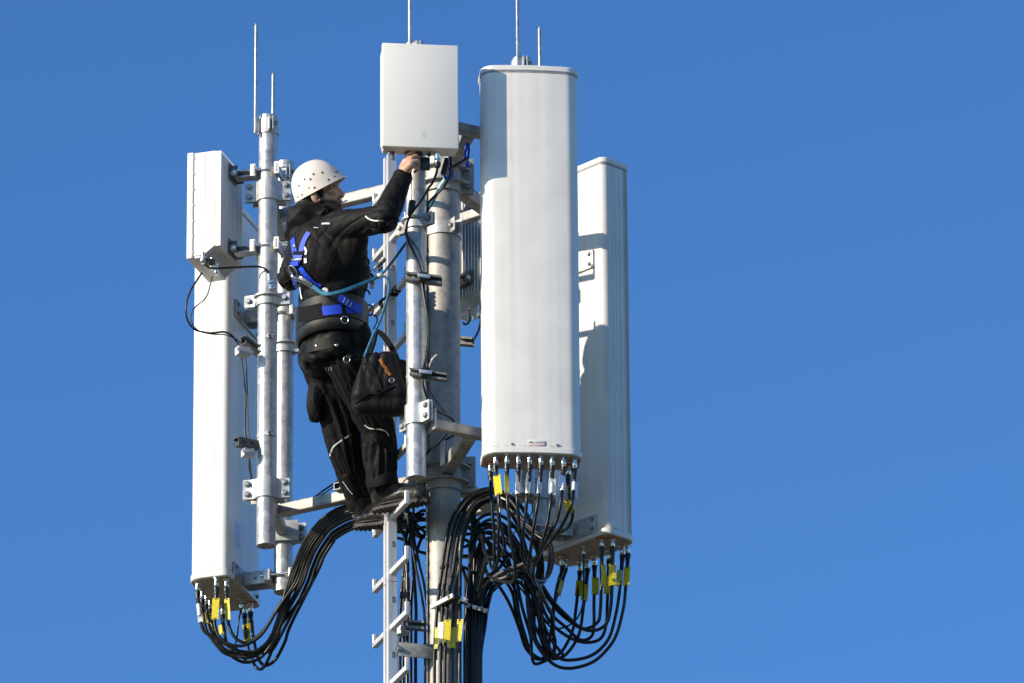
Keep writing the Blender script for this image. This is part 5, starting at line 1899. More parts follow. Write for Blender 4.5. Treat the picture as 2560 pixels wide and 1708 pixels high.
# eyes, brows
for sg in (1, -1):
    b = MB(); b.hull(ellip(hp(0.0825, 0.031 * sg, 0.003), HAX, (0.0115, 0.0125, 0.0085)))
    ey = b.build('eye', 'eye_white', body, 0)
    b = MB(); b.hull(ellip(hp(0.0905, 0.029 * sg, 0.004), HAX, (0.0045, 0.0065, 0.0065)))
    b.build('iris', 'print_dark', body, 0)
    b = MB(); b.tube([hp(0.0975, 0.010 * sg, 0.019), hp(0.096, 0.026 * sg, 0.026), hp(0.084, 0.046 * sg, 0.020)], [0.0035, 0.0045, 0.002], 8)
    b.build('eyebrow', 'hair', body, 0)
    b = MB(); b.tube([hp(0.0915, 0.017 * sg, 0.009), hp(0.094, 0.030 * sg, 0.0125), hp(0.085, 0.043 * sg, 0.006)], [0.0022, 0.0030, 0.002], 8)
    b.build('eyelid', 'hair', body, 0)
hm = blob([ellip(hp(-0.022, 0, 0.020), HAX, (0.094, 0.0785, 0.085)), ellip(hp(-0.060, 0, -0.030), HAX, (0.050, 0.068, 0.062)), ellip(hp(-0.040, 0, -0.020), HAX, (0.048, 0.0765, 0.045)),
           capsule(hp(0.020, 0.069, 0.02), 0.011, hp(0.022, 0.066, -0.026), 0.007), capsule(hp(0.020, -0.069, 0.02), 0.011, hp(0.022, -0.066, -0.026), 0.007)], 0.004, 3)
link('hair', hm, 'hair', man, 0)

# --- helmet
yaw = rad(-3)
Fh0 = V((math.cos(yaw), math.sin(yaw), 0))
Fk, Uk = pitched(rad(28.5))
Rk = V((Fh0.y, -Fh0.x, 0))
Rk, Uk = Rk * math.cos(rad(15)) - Uk * math.sin(rad(15)), Uk * math.cos(rad(15)) + Rk * math.sin(rad(15))
KC = P(799, 476, -0.53)


def kp(f, r, u):
    return KC + Fk * f + Rk * r + Uk * u


b = MB()
rows_o, NS = [], 72
HAa, HAb, HAc = 0.121, 0.104, 0.142
for i in range(0, 22):
    ph = (i / 21) * math.pi / 2 * 0.985
    ring = []
    for k in range(NS):
        a = 2 * math.pi * k / NS
        ca, sa = math.cos(a), math.sin(a)
        cr_ = math.cos(ph) ** 0.86
        z = HAc * math.sin(ph) ** 1.0
        front = max(0.0, ca) ** 3
        flare = max(0.0, 1 - ph / 0.32) ** 2
        f = (HAa * cr_ + 0.013 * front * flare + 0.003 * flare) * ca
        r = (HAb * cr_ + 0.004 * flare) * sa
        u = z - 0.010 * abs(sa) ** 1.15 * max(0, 1 - ph / 0.9)
        ring.append(kp(f, r, u))
    rows_o.append(ring)
inner = [[KC + (p - KC) * 0.955 - Uk * 0.0 for p in ring] for ring in rows_o]
rim = [[(p * 0.5 + q * 0.5) - Uk * 0.0018 for p, q in zip(rows_o[0], inner[0])]]
b.rings(list(reversed(inner)) + rim + rows_o)
bmesh.ops.recalc_face_normals(b.bm, faces=b.bm.faces)
mh = bpy.data.meshes.new('helmet')
b.bm.to_mesh(mh)
b.bm.free()
hb = bvh_of(mh)
helm = link('helmet', mh, 'helmet_white', man, 60)
for zx, zy, s in ((365, 243, 1), (462, 225, 1), (266, 298, 1), (332, 298, 1.05), (595, 267, .9), (530, 304, 1), (206, 367, .95), (315, 392, .7), (377, 390, 1), (241, 467, .9), (196, 491, .8)):
    l, n = hit(hb, 700 + zx / 4.3556, 380 + zy / 4.3556)
    x, y, a = frame_of(n)
    b = MB(); b.lathe(l - n * 0.002, n, [(0.0054 * s, 0), (0.0054 * s, 0.0027)], 16)
    b.build('vent_hole', 'print_dark', helm)
for k, ch_ in enumerate('EDELRID'):
    try:
        l, n = hit(hb, 839.5 + 3.6 * k - 0.12 * k * k, 431.5 - 1.9 * k) if k < 3 else (None, None)
        if l is None:
            # the rest of the word runs on round the front of the shell
            prev_l, prev_n, prev_s = last
            q = prev_l + prev_s * 0.0085
            l, n, _, _ = hb.find_nearest(q)
            if n.dot(q - KC) < 0:
                n = -n
        s = (Fk * 0.35 - Rk * 0.93)
        s = (s - n * s.dot(n)).normalized()
        last = (l, n, s)
        u = n.cross(s)
        place_text(text_mesh(ch_, 0.013, 0.0003, 0.0006), l + n * 0.0012, s, u, 'lettering', 'print_dark', helm)
    except Exception as e:
        print('letter', e)
for sg in (1, -1):
    b = MB()
    pth = catmull([hp(0.016, 0.079 * sg, 0.050), hp(0.010, 0.0835 * sg, 0.0), hp(0.012, 0.076 * sg, -0.045), hp(0.020, 0.060 * sg, -0.085), hp(0.035, 0.030 * sg, -0.118), hp(0.040, 0.0, -0.122)], 6)
    b.tube(pth, 0.0055, 8)
    b.build('chin_strap', 'strap_black', helm, 0)
    b = MB(); b.hull(ellip(hp(0.012, 0.080 * sg, -0.052), HAX, (0.012, 0.007, 0.011))); b.build('strap_slider', 'black_plastic', helm, 0)
    b = MB(); b.tube(catmull([hp(-0.055, 0.074 * sg, 0.02), hp(-0.030, 0.081 * sg, -0.02), hp(0.010, 0.080 * sg, -0.050)], 6), 0.0045, 8); b.build('chin_strap', 'strap_black', helm, 0)

# --- jacket
jp = [ellip(CH, BAX, (0.150, 0.188, 0.215)), ellip(WA, BAX, (0.150, 0.178, 0.15)), ellip(P(806, 600, -0.51), BAX, (0.125, 0.17, 0.12)),
      ellip(P(790, 640, -0.53), BAX, (0.13, 0.16, 0.19)), ellip(P(868, 690, -0.49), BAX, (0.105, 0.14, 0.12)),
      capsule(S1, 0.076, S2, 0.074), capsule(S1 - Z * 0.005, 0.076, S1.lerp(E1, 0.5), 0.068), capsule(S1.lerp(E1, 0.5), 0.066, E1, 0.061), capsule(E1, 0.060, E1.lerp(W1, 0.5), 0.054), capsule(E1.lerp(W1, 0.5), 0.053, W1.lerp(E1, 0.03), 0.043),
      capsule(S1, 0.075, P(868, 640, -0.59), 0.095), capsule(P(890, 600, -0.68), 0.055, P(868, 650, -0.59), 0.08),
      capsule(S2, 0.072, E2, 0.060), capsule(E2, 0.058, W2, 0.046), capsule(NK, 0.075, CH, 0.12)]
# collar
jp += [capsule(P(805, 542, -0.605), 0.030, P(844, 558, -0.585), 0.026), capsule(P(844, 558, -0.585), 0.026, P(853, 565, -0.52), 0.026), capsule(P(853, 567, -0.50), 0.03, P(810, 580, -0.44), 0.04)]
jm = blob(jp, 0.0046, 9)
jb = [(S1, E1, 0.066), (E1, W1, 0.052), (S2, E2, 0.066), (E2, W2, 0.052), (PE, P(802, 560, -0.52), 0.15)]


def jfold(c, n, t, th, i, s):
    if i == 0:
        return 0.0125 * fold(c, t, th, s, 1.3, 10, 0.6, 1.5) * (0.6 + 0.9 * max(0, t - 0.4))
    if i == 1:
        return 0.0125 * fold(c, t, th, s, 2.9, 10, 0.6, 1.8) * (1.2 - 0.8 * t)
    if i in (2, 3):
        return 0.011 * fold(c, t, th, s, 4.1 + i, 15, 0.9, 1.2)
    a = c.z * 9.0 + 1.9 * c.dot(FM) * 3.2
    base = min(1, abs(2.2 * noise.noise(V((a * 1.15, c.x * 2.2, c.y * 2.2))))) ** 0.8 - 0.45
    low_ = 1.0 - min(1, max(0, (c.z - WA.z) / 0.30))
    return (0.0034 + 0.0150 * low_ ** 1.2) * base


displace(jm, jb, jfold)
jbv = bvh_of(jm)
jacket = link('jacket', jm, 'jacket', man, 0)
# cuff of the sleeve
x, y, a = frame_of(W1 - E1)
b = MB(); b.lathe(W1 - a * 0.010, a, [(0.0435, -0.012), (0.0455, -0.006), (0.0455, 0.010), (0.043, 0.015), (0.039, 0.016), (0.037, 0.008), (0.036, -0.01)], 28)
b.build('cuff', 'jacket', man, 0)
# hood lying on the back
HY = -0.54
hood = blob([ellip(P(758, 560, HY), BAX, (0.082, 0.105, 0.068)), ellip(P(746, 578, HY + .01), BAX, (0.058, 0.090, 0.058)), capsule(P(758, 535, HY - .06), 0.046, P(806, 533, HY - .085), 0.022),
             capsule(P(768, 546, HY + .08), 0.046, P(812, 552, HY + .09), 0.026), capsule(P(744, 540, HY - .04), 0.045, P(750, 552, HY + .06), 0.045),
             capsule(P(742, 588, HY - .02), 0.036, P(764, 592, HY - .07), 0.028), capsule(P(755, 525, HY - .01), 0.040, P(775, 525, HY - .05), 0.034), capsule(P(770, 522, HY - .05), 0.036, P(803, 530, HY - .075), 0.026)], 0.0052, 5)
hbn = [(P(760, 540, HY - .13), P(760, 580, HY + .15), 0.05)]
displace(hood, hbn, lambda c, n, t, th, i, s: 0.016 * (ridge(noise.noise(V((c.z * 12 - c.x * 11, c.x * 4 + 2, c.y * 4)))) ** 1.3 - 0.5))
link('hood', hood, 'jacket', man, 0)

# --- trousers
tp = [ellip(PE, BAX, (0.148, 0.178, 0.12)), ellip(P(805, 882, -0.37), BAX, (0.105, 0.165, 0.105)), ellip(P(880, 860, -0.39), BAX, (0.085, 0.15, 0.12)),
      capsule(H1, 0.106, H1.lerp(K1, 0.55), 0.090), capsule(H1.lerp(K1, 0.55), 0.088, K1, 0.076), capsule(K1, 0.075, K1.lerp(A1, 0.5), 0.076), capsule(K1.lerp(A1, 0.5), 0.075, A1, 0.068),
      capsule(H2, 0.100, H2.lerp(K2, 0.5), 0.086), capsule(H2.lerp(K2, 0.5), 0.085, K2, 0.080), capsule(K2, 0.079, K2.lerp(A2, 0.5), 0.072), capsule(K2.lerp(A2, 0.5), 0.071, A2, 0.056),
      ellip(P(790, 1000, -0.24), (FM, RMN, Z), (0.048, 0.06, 0.105)), ellip(P(788, 1035, -0.22), (FM, RMN, Z), (0.032, 0.055, 0.045))]
tm = blob(tp, 0.0048, 9)
tb = [(H1, K1, 0.09), (K1, A1, 0.072), (H2, K2, 0.085), (K2, A2, 0.07), (PE, WA, 0.14)]


def tfold(c, n, t, th, i, s):
    if i in (0, 2):
        lng = ridge(noise.noise(V((s * 5 + 1.2 * math.cos(th), 2.6 * math.cos(th) + i, 2.6 * math.sin(th))))) - 0.55
        return 0.011 * lng + 0.008 * fold(c, t, th, s, 0.7 + i, 8, 0.7, 2.4)
    if i in (1, 3):
        lng = ridge(noise.noise(V((s * 4 + 1.5 * math.cos(th), 2.4 * math.cos(th) + i, 2.4 * math.sin(th))))) - 0.55
        return 0.009 * lng + 0.011 * fold(c, t, th, s, 3.2 + i, 9, 0.7, 1.8) * (0.6 + 0.8 * t)
    return 0.007 * (ridge(noise.noise(V((c.z * 14, c.x * 8, c.y * 8)))) - 0.5)


displace(tm, tb, tfold)
tbv = bvh_of(tm)
trousers = link('trousers', tm, 'trousers', man, 0)
for (ank, knee, r, h, tilt) in ((A1, K1, 0.073, 0.022, 0.16), (A2, K2, 0.064, 0.024, -0.05)):
    up = (knee - ank).normalized()
    up = (up + FM * tilt * -0.5).normalized()
    b = MB()
    x, y, a = frame_of(up)
    rings = []
    for rr2, hh in ((r - 0.012, -h), (r, -h), (r + 0.003, 0), (r, h), (r - 0.012, h + 0.004)):
        rings.append([ank + a * (hh + 0.004 * math.sin(3 * t_)) + (x * math.cos(t_) + y * math.sin(t_)) * (rr2 * (1 + 0.05 * math.sin(2 * t_ + 1) + 0.02 * math.sin(5 * t_))) for t_ in (2 * math.pi * k / 36 for k in range(36))])
    b.rings(rings)
    b.build('trouser_cuff', 'trousers', man, 50)

# --- boots
for (ank, heel, toe, lean) in ((A1, P(952, 1254, -0.135), P(1058, 1234, -0.235), 1), (A2, P(909, 1297, 0.03), P(1000, 1290, -0.03), 0)):
    d = (toe - heel).normalized()
    side = Z.cross(d).normalized()
    up = d.cross(side).normalized()
    if up.z < 0:
        up = -up
    L = (toe - heel).length
    bp_ = [capsule(ank - Z * 0.015, 0.054, heel + up * 0.020, 0.045), capsule(heel + up * 0.004, 0.042, heel + d * L * 0.55 + up * 0.014, 0.045), capsule(heel + d * L * 0.5 + up * 0.016, 0.045, heel + d * L * 0.80 + up * 0.002, 0.042),
           capsule(heel + d * L * 0.72, 0.043, toe - d * 0.018, 0.038), capsule(ank - Z * 0.02, 0.05, heel + d * L * 0.42 + up * 0.030, 0.040)]
    bm_ = blob(bp_, 0.0045, 6)
    displace(bm_, [(ank, heel, 0.05), (heel, toe, 0.045)], lambda c, n, t, th, i, s: 0.0022 * (ridge(noise.noise(V((c.x * 24, c.z * 34, c.y * 20)))) - 0.5))
    bo = link('boot', bm_, 'leather', man, 0)
    # sole with treads
    out = []
    for k in range(40):
        a = 2 * math.pi * k / 40
        s_ = (0.5 + 0.5 * math.cos(a))
        wdt = 0.037 + 0.004 * math.cos(a - 0.3) - (0.006 if 0.25 < s_ < 0.55 else 0)
        out.append((-0.046 + (L + 0.078) * s_, wdt * math.sin(a) * (1.0 if abs(math.sin(a)) > .3 else 1.0)))
    b = MB()
    base = heel - up * 0.046
    b.prism(out, base, d, side, up, 0.0, 0.020, 0.003)
    for k in range(13):
        s_ = -0.038 + (L + 0.062) * k / 12
        if 0.33 < k / 12 < 0.44:
            continue
        for sg in (-1, 1):
            wd2 = 0.036 * math.sqrt(max(0.05, 1 - ((k / 12 - 0.5) * 1.75) ** 2))
            b.box(base + d * s_ + side * sg * (wd2 * 0.60 + 0.003) - up * 0.0012, (d, side, up), (0.0066, wd2 * 0.42, 0.0026), 0.001, 1)
    so = b.build('sole', 'rubber', bo, 40)
    b = MB()
    pts = [base + up * 0.0205 + d * (-0.047 + (L + 0.080) * (0.5 + 0.5 * math.cos(t_))) + side * (0.039 * math.sin(t_)) for t_ in (2 * math.pi * k / 48 for k in range(49))]
    b.tube(pts, 0.0025, 6, cap=False)
    b.build('welt', 'belt_leather', bo, 0)

# --- broad work belt, webbing and hip pouches
tiltv = (Z - FM * 0.03 + RMN * 0.10).normalized()


def belt_ring(c, a, b_, kk=64):
    f2 = (FM - tiltv * FM.dot(tiltv)).normalized()
    return [c + f2 * math.cos(t_) * a + RMN * math.sin(t_) * b_ for t_ in (2 * math.pi * k / kk for k in range(kk))]


BT, BB = P(829, 771, -0.44), P(829, 858, -0.395)
bl = MB()
prof = [(0.0, -0.012), (0.0, 0.0), (0.03, 0.003), (0.30, 0.005), (0.55, 0.004), (0.66, 0.002), (0.685, -0.002), (0.70, 0.002), (0.80, 0.003), (0.90, 0.001), (0.97, -0.004), (1.0, -0.010), (0.99, -0.020)]
rings = []
for f, e in prof:
    c = BT.lerp(BB, f)
    rings.append(belt_ring(c, 0.159 + e, 0.192 + e))
bl.rings(rings, cap=False)
bmesh.ops.recalc_face_normals(bl.bm, faces=bl.bm.faces)
mb_ = bpy.data.meshes.new('work_belt')
bl.bm.to_mesh(mb_)
bl.bm.free()
bbv = bvh_of(mb_)
belt = link('work_belt', mb_, 'belt_leather', man, 30)
ribbon('belt_patch', [(746, 787), (770, 784), (806, 776)], 0.068, 'strap_black', belt, bbv, 0.001, 0.002)
ribbon('waist_webbing', [(806, 778), (830, 775), (862, 772), (905, 771)], 0.042, 'blue_webbing', belt, bbv, 0.001, 0.002)
ribbon('ring_loop', [(858, 762), (861, 790)], 0.018, 'strap_black', belt, bbv, 0.004, 0.002)


def ring_obj(name, c, n, r, rt, mat, parent, sq=1.0):
    x, y, a = frame_of(n)
    b = MB()
    b.tube([c + x * math.cos(t_) * r + y * math.sin(t_) * r * sq for t_ in (2 * math.pi * k / 32 for k in range(33))], rt, 8, cap=False)
    return b.build(name, mat, parent, 0)


l, n = hit(bbv, 861, 800)
ring_obj('steel_ring', l + n * 0.006, n, 0.0165, 0.0028, 'silver', belt)
ribbon('side_webbing', [(846, 745), (868, 757), (898, 777)], 0.036, 'blue_webbing', man, jbv if False else bbv, 0.007, 0.0022)
for x0, y0 in ((857, 752), (865, 757), (873, 762)):
    ribbon('white_stitching', [(x0 + 4, y0 - 6), (x0 - 2, y0 + 6)], 0.004, 'reflective', man, bbv, 0.0115, 0.0006)
# pouches
pp_ = []
for a, dz, rz in ((178, 0.0, 0.062), (205, 0.0, 0.066), (232, 0.004, 0.068), (258, 0.012, 0.070)):
    t_ = rad(a)
    c = P(829, 893, -0.37) + FM * math.cos(t_) * 0.120 + RMN * math.sin(t_) * -0.164 + Z * dz
    pp_.append(ellip(c, (FM * math.cos(t_) - RMN * math.sin(t_), FM * math.sin(t_) + RMN * math.cos(t_), Z), (0.030, 0.062, rz)))
pm = blob(pp_, 0.0055, 5)
displace(pm, [(PE, WA, 0.15)], lambda c, n, t, th, i, s: 0.007 * (ridge(noise.noise(V((c.z * 22, c.x * 12, c.y * 12)))) - 0.5))
pbv = bvh_of(pm)
pouch = link('hip_pouch', pm, 'bag_fabric', man, 0)
ribbon('pouch_flap', [(770, 868), (800, 863), (840, 852), (872, 842)], 0.052, 'bag_fabric', pouch, pbv, 0.001, 0.004)
for x0, y0, r in ((842, 864, 0.0075), (792, 866, 0.004)):
    l, n = hit(pbv, x0, y0)
    b = MB(); b.lathe(l, n, [(r, 0), (r, 0.008), (r * 0.7, 0.0095)], 16); b.build('snap_button', 'silver', pouch)
for x0 in (815, 822, 829):
    ribbon('white_stitching', [(x0, 917), (x0 + 2, 926)], 0.0028, 'reflective', man, tbv, 0.004, 0.001)
ribbon('ring_strap', [(878, 884), (870, 894)], 0.022, 'strap_black', man, tbv, 0.004, 0.003)
l, n = hit(tbv, 868, 900)
ring_obj('steel_ring', l + n * 0.012, (n + V((0.2, 0, 0.1))).normalized(), 0.0145, 0.0022, 'silver', man)

# --- reflective piping on the clothes
for pts, w in (([(805, 559.5), (825, 558.5)], 0.0075), ([(784, 569.5), (796, 570.5)], 0.004), ([(914, 541), (922, 547), (936, 552), (958, 551)], 0.0062)):
    ribbon('reflective_stripe', pts, w, 'reflective', jacket, jbv, 0.0015, 0.001)
for pts, w, tp2 in (([(911, 1063), (924, 1071), (953, 1074), (965, 1080), (972, 1090)], 0.0065, 0.5), ([(878, 1086), (850, 1104), (833, 1118), (825, 1140)], 0.0058, 1.2), ([(857, 1203), (870, 1222), (882, 1236)], 0.003, 1)):
    ribbon('reflective_stripe', pts, w, 'reflective', trousers, tbv, 0.0015, 0.001, taper=tp2)
# seams
for pts in ([(828, 560), (833, 590), (840, 612), (846, 611)], [(847, 586), (862, 584), (880, 580)], [(842, 616), (832, 650), (820, 690)]):
    ribbon('seam', pts, 0.003, 'strap_black', jacket, jbv, 0.0005, 0.0015)
for pts in ([(776, 1000), (782, 1020), (787, 1040)], [(868, 960), (866, 1000), (870, 1050)]):
    ribbon('seam', pts, 0.003, 'strap_black', trousers, tbv, 0.0005, 0.0015)

# --- fall arrest harness worn on the trunk
hs = ribbon('harness_strap', [(733, 598), (735, 612), (739, 634), (743, 645)], 0.029, 'blue_webbing', man, jbv, 0.004)
ribbon('harness_strap', [(773, 582), (764, 597), (757, 614), (753, 636), (749, 646)], 0.025, 'blue_webbing', man, jbv, 0.004)
ribbon('strap_keeper', [(736, 634), (762, 634)], 0.016, 'strap_black', man, jbv, 0.0072)
ribbon('harness_pad', [(747, 640), (744, 652), (742, 664)], 0.044, 'blue_webbing', man, jbv, 0.006)
ribbon('strap_keeper', [(735, 650), (758, 648)], 0.008, 'bolt_steel', man, jbv, 0.012)
ribbon('harness_strap', [(739, 688), (738.5, 705), (738, 736)], 0.031, 'blue_webbing', man, jbv, 0.004, taper=0.5)
ribbon('harness_strap', [(752, 668), (765, 685), (785, 704), (803, 716)], 0.028, 'blue_webbing', man, jbv, 0.006)
ribbon('white_patch', [(761, 619), (766, 628), (764, 638)], 0.010, 'white_tag', man, jbv, 0.003)
ribbon('white_patch', [(764, 646), (765, 658)], 0.014, 'white_tag', man, jbv, 0.003)
ribbon('white_patch', [(737, 728), (740, 750)], 0.010, 'white_tag', man, jbv, 0.006)
l, n = hit(jbv, 738, 616)
n2 = n
x = (V((1, 0, 0)) - n * n.x).normalized()
b = MB(); b.box(l + n * 0.0072, (x, n.cross(x), n), (0.0078, 0.011, 0.0006)); kp_ = b.build('strap_label', 'print_dark', man)
place_text(text_mesh('A', 0.015, 0.0003, 0.0004), l + n * 0.0085, x, n.cross(x) if n.cross(x).z > 0 else -n.cross(x), 'lettering', 'white_tag', man)
l, n = hit(jbv, 741, 675)
dr = ring_obj('harness_ring', l + n * 0.020, (n + Z * -0.1).normalized(), 0.020, 0.0036, 'bolt_steel', man, 1.45)
ribbon('webbing_loop', [(735, 660), (752, 658)], 0.020, 'blue_webbing', man, jbv, 0.016, 0.005)
l, n = hit(jbv, 812, 728)
b = MB(); b.lathe(l, n, [(0.016, 0), (0.016, 0.003), (0.014, 0.004)], 24); b.build('round_badge', 'reflective', man)

# --- chest gear hanging in front of the trunk
for i, (pts, r, mt) in enumerate((([(905, 640, -.5), (918, 645, -.5), (922, 660, -.5), (912, 668, -.5), (904, 660, -.5)], 0.004, 'strap_black'), ([(906, 668, -.5), (920, 680, -.48), (932, 692, -.46), (924, 700, -.46)], 0.006, 'strap_black'),
                                  ([(912, 720, -.46), (922, 730, -.46), (924, 737, -.46)], 0.004, 'strap_black'))):
    b = MB(); b.tube(catmull(px(pts), 6), r, 8); b.build('loose_strap', mt, man, 0)

# ------------------------------------------------------------------ things hung on the worker and the tower
hk = thing('snap_hook', 'silver snap hook on the back of the harness, holding the teal rope', 'snap hook', P(741, 680, -0.62))
l0, n0 = hit(jbv, 742, 680)
l1, n1 = hit(jbv, 788, 722)
a0, a1 = l0 + n0 * 0.028, l1 + n1 * 0.024
b = MB(); b.tube(catmull([a0 + Z * 0.012, a0 + (a1 - a0) * 0.12 + n0 * 0.012, a0.lerp(a1, 0.38) + n0 * 0.008, a0.lerp(a1, 0.6), a1], 6), [0.0055 + 0.0045 * math.sin(math.pi * min(1, k / 24)) for k in range(25)], 12)
b.build('hook_body', 'silver', hk, 0)
dv = (a1 - a0).normalized()
sd = dv.cross(n0).normalized()
b = MB(); b.box(a0.lerp(a1, 0.70) + n0 * 0.004, (dv, sd, dv.cross(sd)), (0.026, 0.010, 0.007), 0.003); b.build('hook_gate', 'silver', hk)
b = MB(); b.tube([a0.lerp(a1, 0.30) - sd * 0.012, a0.lerp(a1, 0.5) - sd * 0.014, a0.lerp(a1, 0.8) - sd * 0.012, a1 - sd * 0.004], 0.0045, 10); b.build('hook_bar', 'silver', hk, 0)
b = MB(); b.cyl(a1 - sd * 0.014, a1 + sd * 0.014, 0.008, seg=14); b.build('swivel', 'silver', hk)

JN = P(950, 690, -0.63)
rp = thing('rope', 'teal braided rope from the back of the harness to the blue carabiner', 'rope', JN)
for dz, dy in ((0.0062, 0.0), (-0.0062, -0.005)):
    pts = [a1 + Z * dz] + [P(812, 735 - dz * 300, -0.70 + dy), P(850, 730 - dz * 300, -0.715 + dy), P(890, 716 - dz * 300, -0.69 + dy), P(925, 702 - dz * 250, -0.655 + dy), JN]
    b = MB(); b.tube(resample(catmull(pts, 8), 0.006)[0], 0.0060, 10); b.build('rope_strand', 'rope_teal', rp, 0)
b = MB(); b.tube(resample(catmull([JN, P(972, 666, -0.62), P(1012, 612, -0.59), P(1046, 563, -0.57), P(1068, 528, -0.55)], 8), 0.006)[0], 0.0062, 10); b.build('rope_strand', 'rope_teal', rp, 0)
b = MB(); b.tube(resample(catmull([P(1068, 528, -0.55), P(1084, 500, -0.53), P(1097, 475, -0.51)], 8), 0.006)[0], 0.0076, 10); b.build('rope_strand', 'rope_teal', rp, 0)
b = MB(); b.tube(catmull([P(1094, 480, -0.49), P(1104, 462, -0.5), P(1113, 450, -0.51), P(1120, 438, -0.52)], 8), [0.008 + 0.003 * math.sin(math.pi * k / 24) for k in range(25)], 12); b.build('spliced_eye', 'rope_pale', rp, 0)
b = MB(); b.tube(resample(catmull([JN, P(962, 692, -0.635), P(972, 705, -0.635), P(973, 722, -0.635), P(964, 760, -0.635), P(948, 806, -0.635), P(930, 845, -0.64), P(911, 893, -0.64)], 8), 0.006)[0], 0.0064, 10); b.build('rope_strand', 'rope_teal', rp, 0)
b = MB(); b.tube([JN + V((-0.012, 0, -0.002)), JN + V((0.012, 0, 0.004))], 0.0125, 12); b.build('whipping', 'reflective', rp, 0)

cb_ = thing('carabiner', 'blue anodised carabiner hanging under the white box over the mast', 'carabiner', P(1121, 420, -0.54))
c = P(1121, 436, -0.53)
b = MB()
pts = [c + V((math.cos(t_) * 0.020, 0.0, math.sin(t_) * 0.026)) for t_ in (2 * math.pi * k / 28 for k in range(29))]
b.tube(pts, 0.0045, 10, cap=False); b.build('carabiner_body', 'blue_anodised', cb_, 0)
b = MB(); b.tube([c + V((0.0, 0, 0.026)), P(1118, 415, -0.55), P(1124, 398, -0.57), P(1124, 385, -0.6)], 0.006, 10); b.build('sling', 'blue_webbing', cb_, 0)
b = MB(); b.box(P(1113, 416, -0.56), (V((0.25, 0, 0.97)), V((0, 1, 0)), V((0.97, 0, -0.25))), (0.042, 0.006, 0.013), 0.004); b.build('rope_grab', 'dark_metal', cb_)
b = MB(); b.box(P(1150, 408, -0.5), (V((0.83, 0, 0.55)), V((0, 1, 0)), V((-0.55, 0, 0.83))), (0.044, 0.012, 0.006), 0.003); b.build('lever', 'dark_metal', cb_)
b = MB(); b.box(P(1124, 402, -0.60), AXES, (0.0035, 0.002, 0.014), 0.001); b.build('yellow_flag', 'yellow_tag', cb_)
sl_ = thing('rope_loop', 'blue rope loop hanging beside the right edge of the upper white box', 'rope', P(1168, 390, -0.4))
b = MB(); b.tube(catmull([P(1162, 398, -.42), P(1164, 372, -.42), P(1168, 360, -.42), P(1172, 372, -.42), P(1170, 398, -.42), P(1166, 420, -.42)], 6), 0.0058, 10); b.build('loop', 'blue_webbing', sl_, 0)

# fall arrester running on the ladder rail, in front of the chest
fa = thing('fall_arrester', 'steel runner clipped on the ladder rail before the worker chest', 'safety runner', P(948, 660, -0.27))
for (x0, y0, r, l, mt, nm) in ((956, 652, .013, .020, 'bolt_steel', 'runner_body'), (948, 662, .010, .018, 'dark_metal', 'runner_arm'), (940, 668, .008, .014, 'silver', 'swivel'), (951, 672, .007, .016, 'dark_metal', 'runner_wheel')):
    c = P(x0, y0, -0.22)
    b = MB(); b.cyl(c - V((0.6, -.2, 0.6)) * l, c + V((0.6, -.2, 0.6)) * l, r, seg=14, bev=0.003); b.build(nm, mt, fa)
ring_obj('link', P(934, 684, -0.28), V((0.5, -0.8, 0.1)), 0.014, 0.0038, 'silver', fa, 1.4)
b = MB(); b.cyl(P(932, 700, -0.29), P(930, 722, -0.29), 0.0095, seg=16, bev=0.003); b.build('absorber', 'white_tag', fa)
b = MB(); b.cyl(P(931.5, 705, -0.29), P(930.8, 713, -0.29), 0.0099, seg=16); b.build('red_band', 'print_red', fa)
cr2 = thing('work_carabiner', 'small steel carabiner with an orange gate on the ladder rung', 'carabiner', P(932, 770, -0.25))
b = MB(); b.box(P(930, 772, -0.26), (V((0.8, 0, 0.6)), V((0, 1, 0)), V((-.6, 0, .8))), (0.026, 0.007, 0.007), 0.003); b.build('gate', 'orange', cr2)
b = MB(); b.box(P(938, 765, -0.262), (V((0.8, 0, 0.6)), V((0, 1, 0)), V((-.6, 0, .8))), (0.016, 0.008, 0.008), 0.003); b.build('sleeve', 'silver', cr2)
ring_obj('body', P(924, 775, -0.25), V((0.3, -0.9, 0.2)), 0.017, 0.004, 'dark_metal', cr2, 1.6)
b = MB(); b.tube(catmull([P(918, 790, -.28), P(934, 788, -.28), P(943, 795, -.28), P(941, 810, -.28), P(934, 822, -.29)], 6), 0.004, 8); b.build('cord', 'blue_webbing', cr2, 0)
zs = min(RUNGZ, key=lambda z: abs(z - zr(near0.x, near0.y, 697)))
stp = thing('rung_sling', 'black strap wrapped round the ladder rung before the worker', 'sling', LAD + la * 0.08 + Z * zs)
for a0_, wdt in ((0.075, 0.020), (-0.075, 0.024), (0.115, 0.010)):
    b = MB(); b.box(LAD + la * a0_ + Z * zs, ((la + Z * 0.12).normalized(), lb, (Z - la * 0.12).normalized()), (wdt, 0.0165, 0.0165), 0.006, 3)
    b.build('wrap', 'strap_black', stp)
b = MB(); b.tube(catmull([LAD + la * 0.07 + Z * (zs - 0.012) + lb * 0.02, LAD + la * 0.01 + Z * (zs - 0.03) + lb * 0.05, LAD - la * 0.06 + Z * (zs - 0.016) + lb * 0.03], 6), 0.006, 8); b.build('tail', 'strap_black', stp, 0)

# --- the tool bag
BGY = -0.565
bag = thing('tool_bag', 'black tool bag with orange lettering hanging on the teal rope at the thigh', 'bag', P(950, 1000, BGY))
bx = (V((1, 0, 0)), V((0, 1, 0)), Z)
def sph(p, r):
    return [p + q * r for q in ICO]


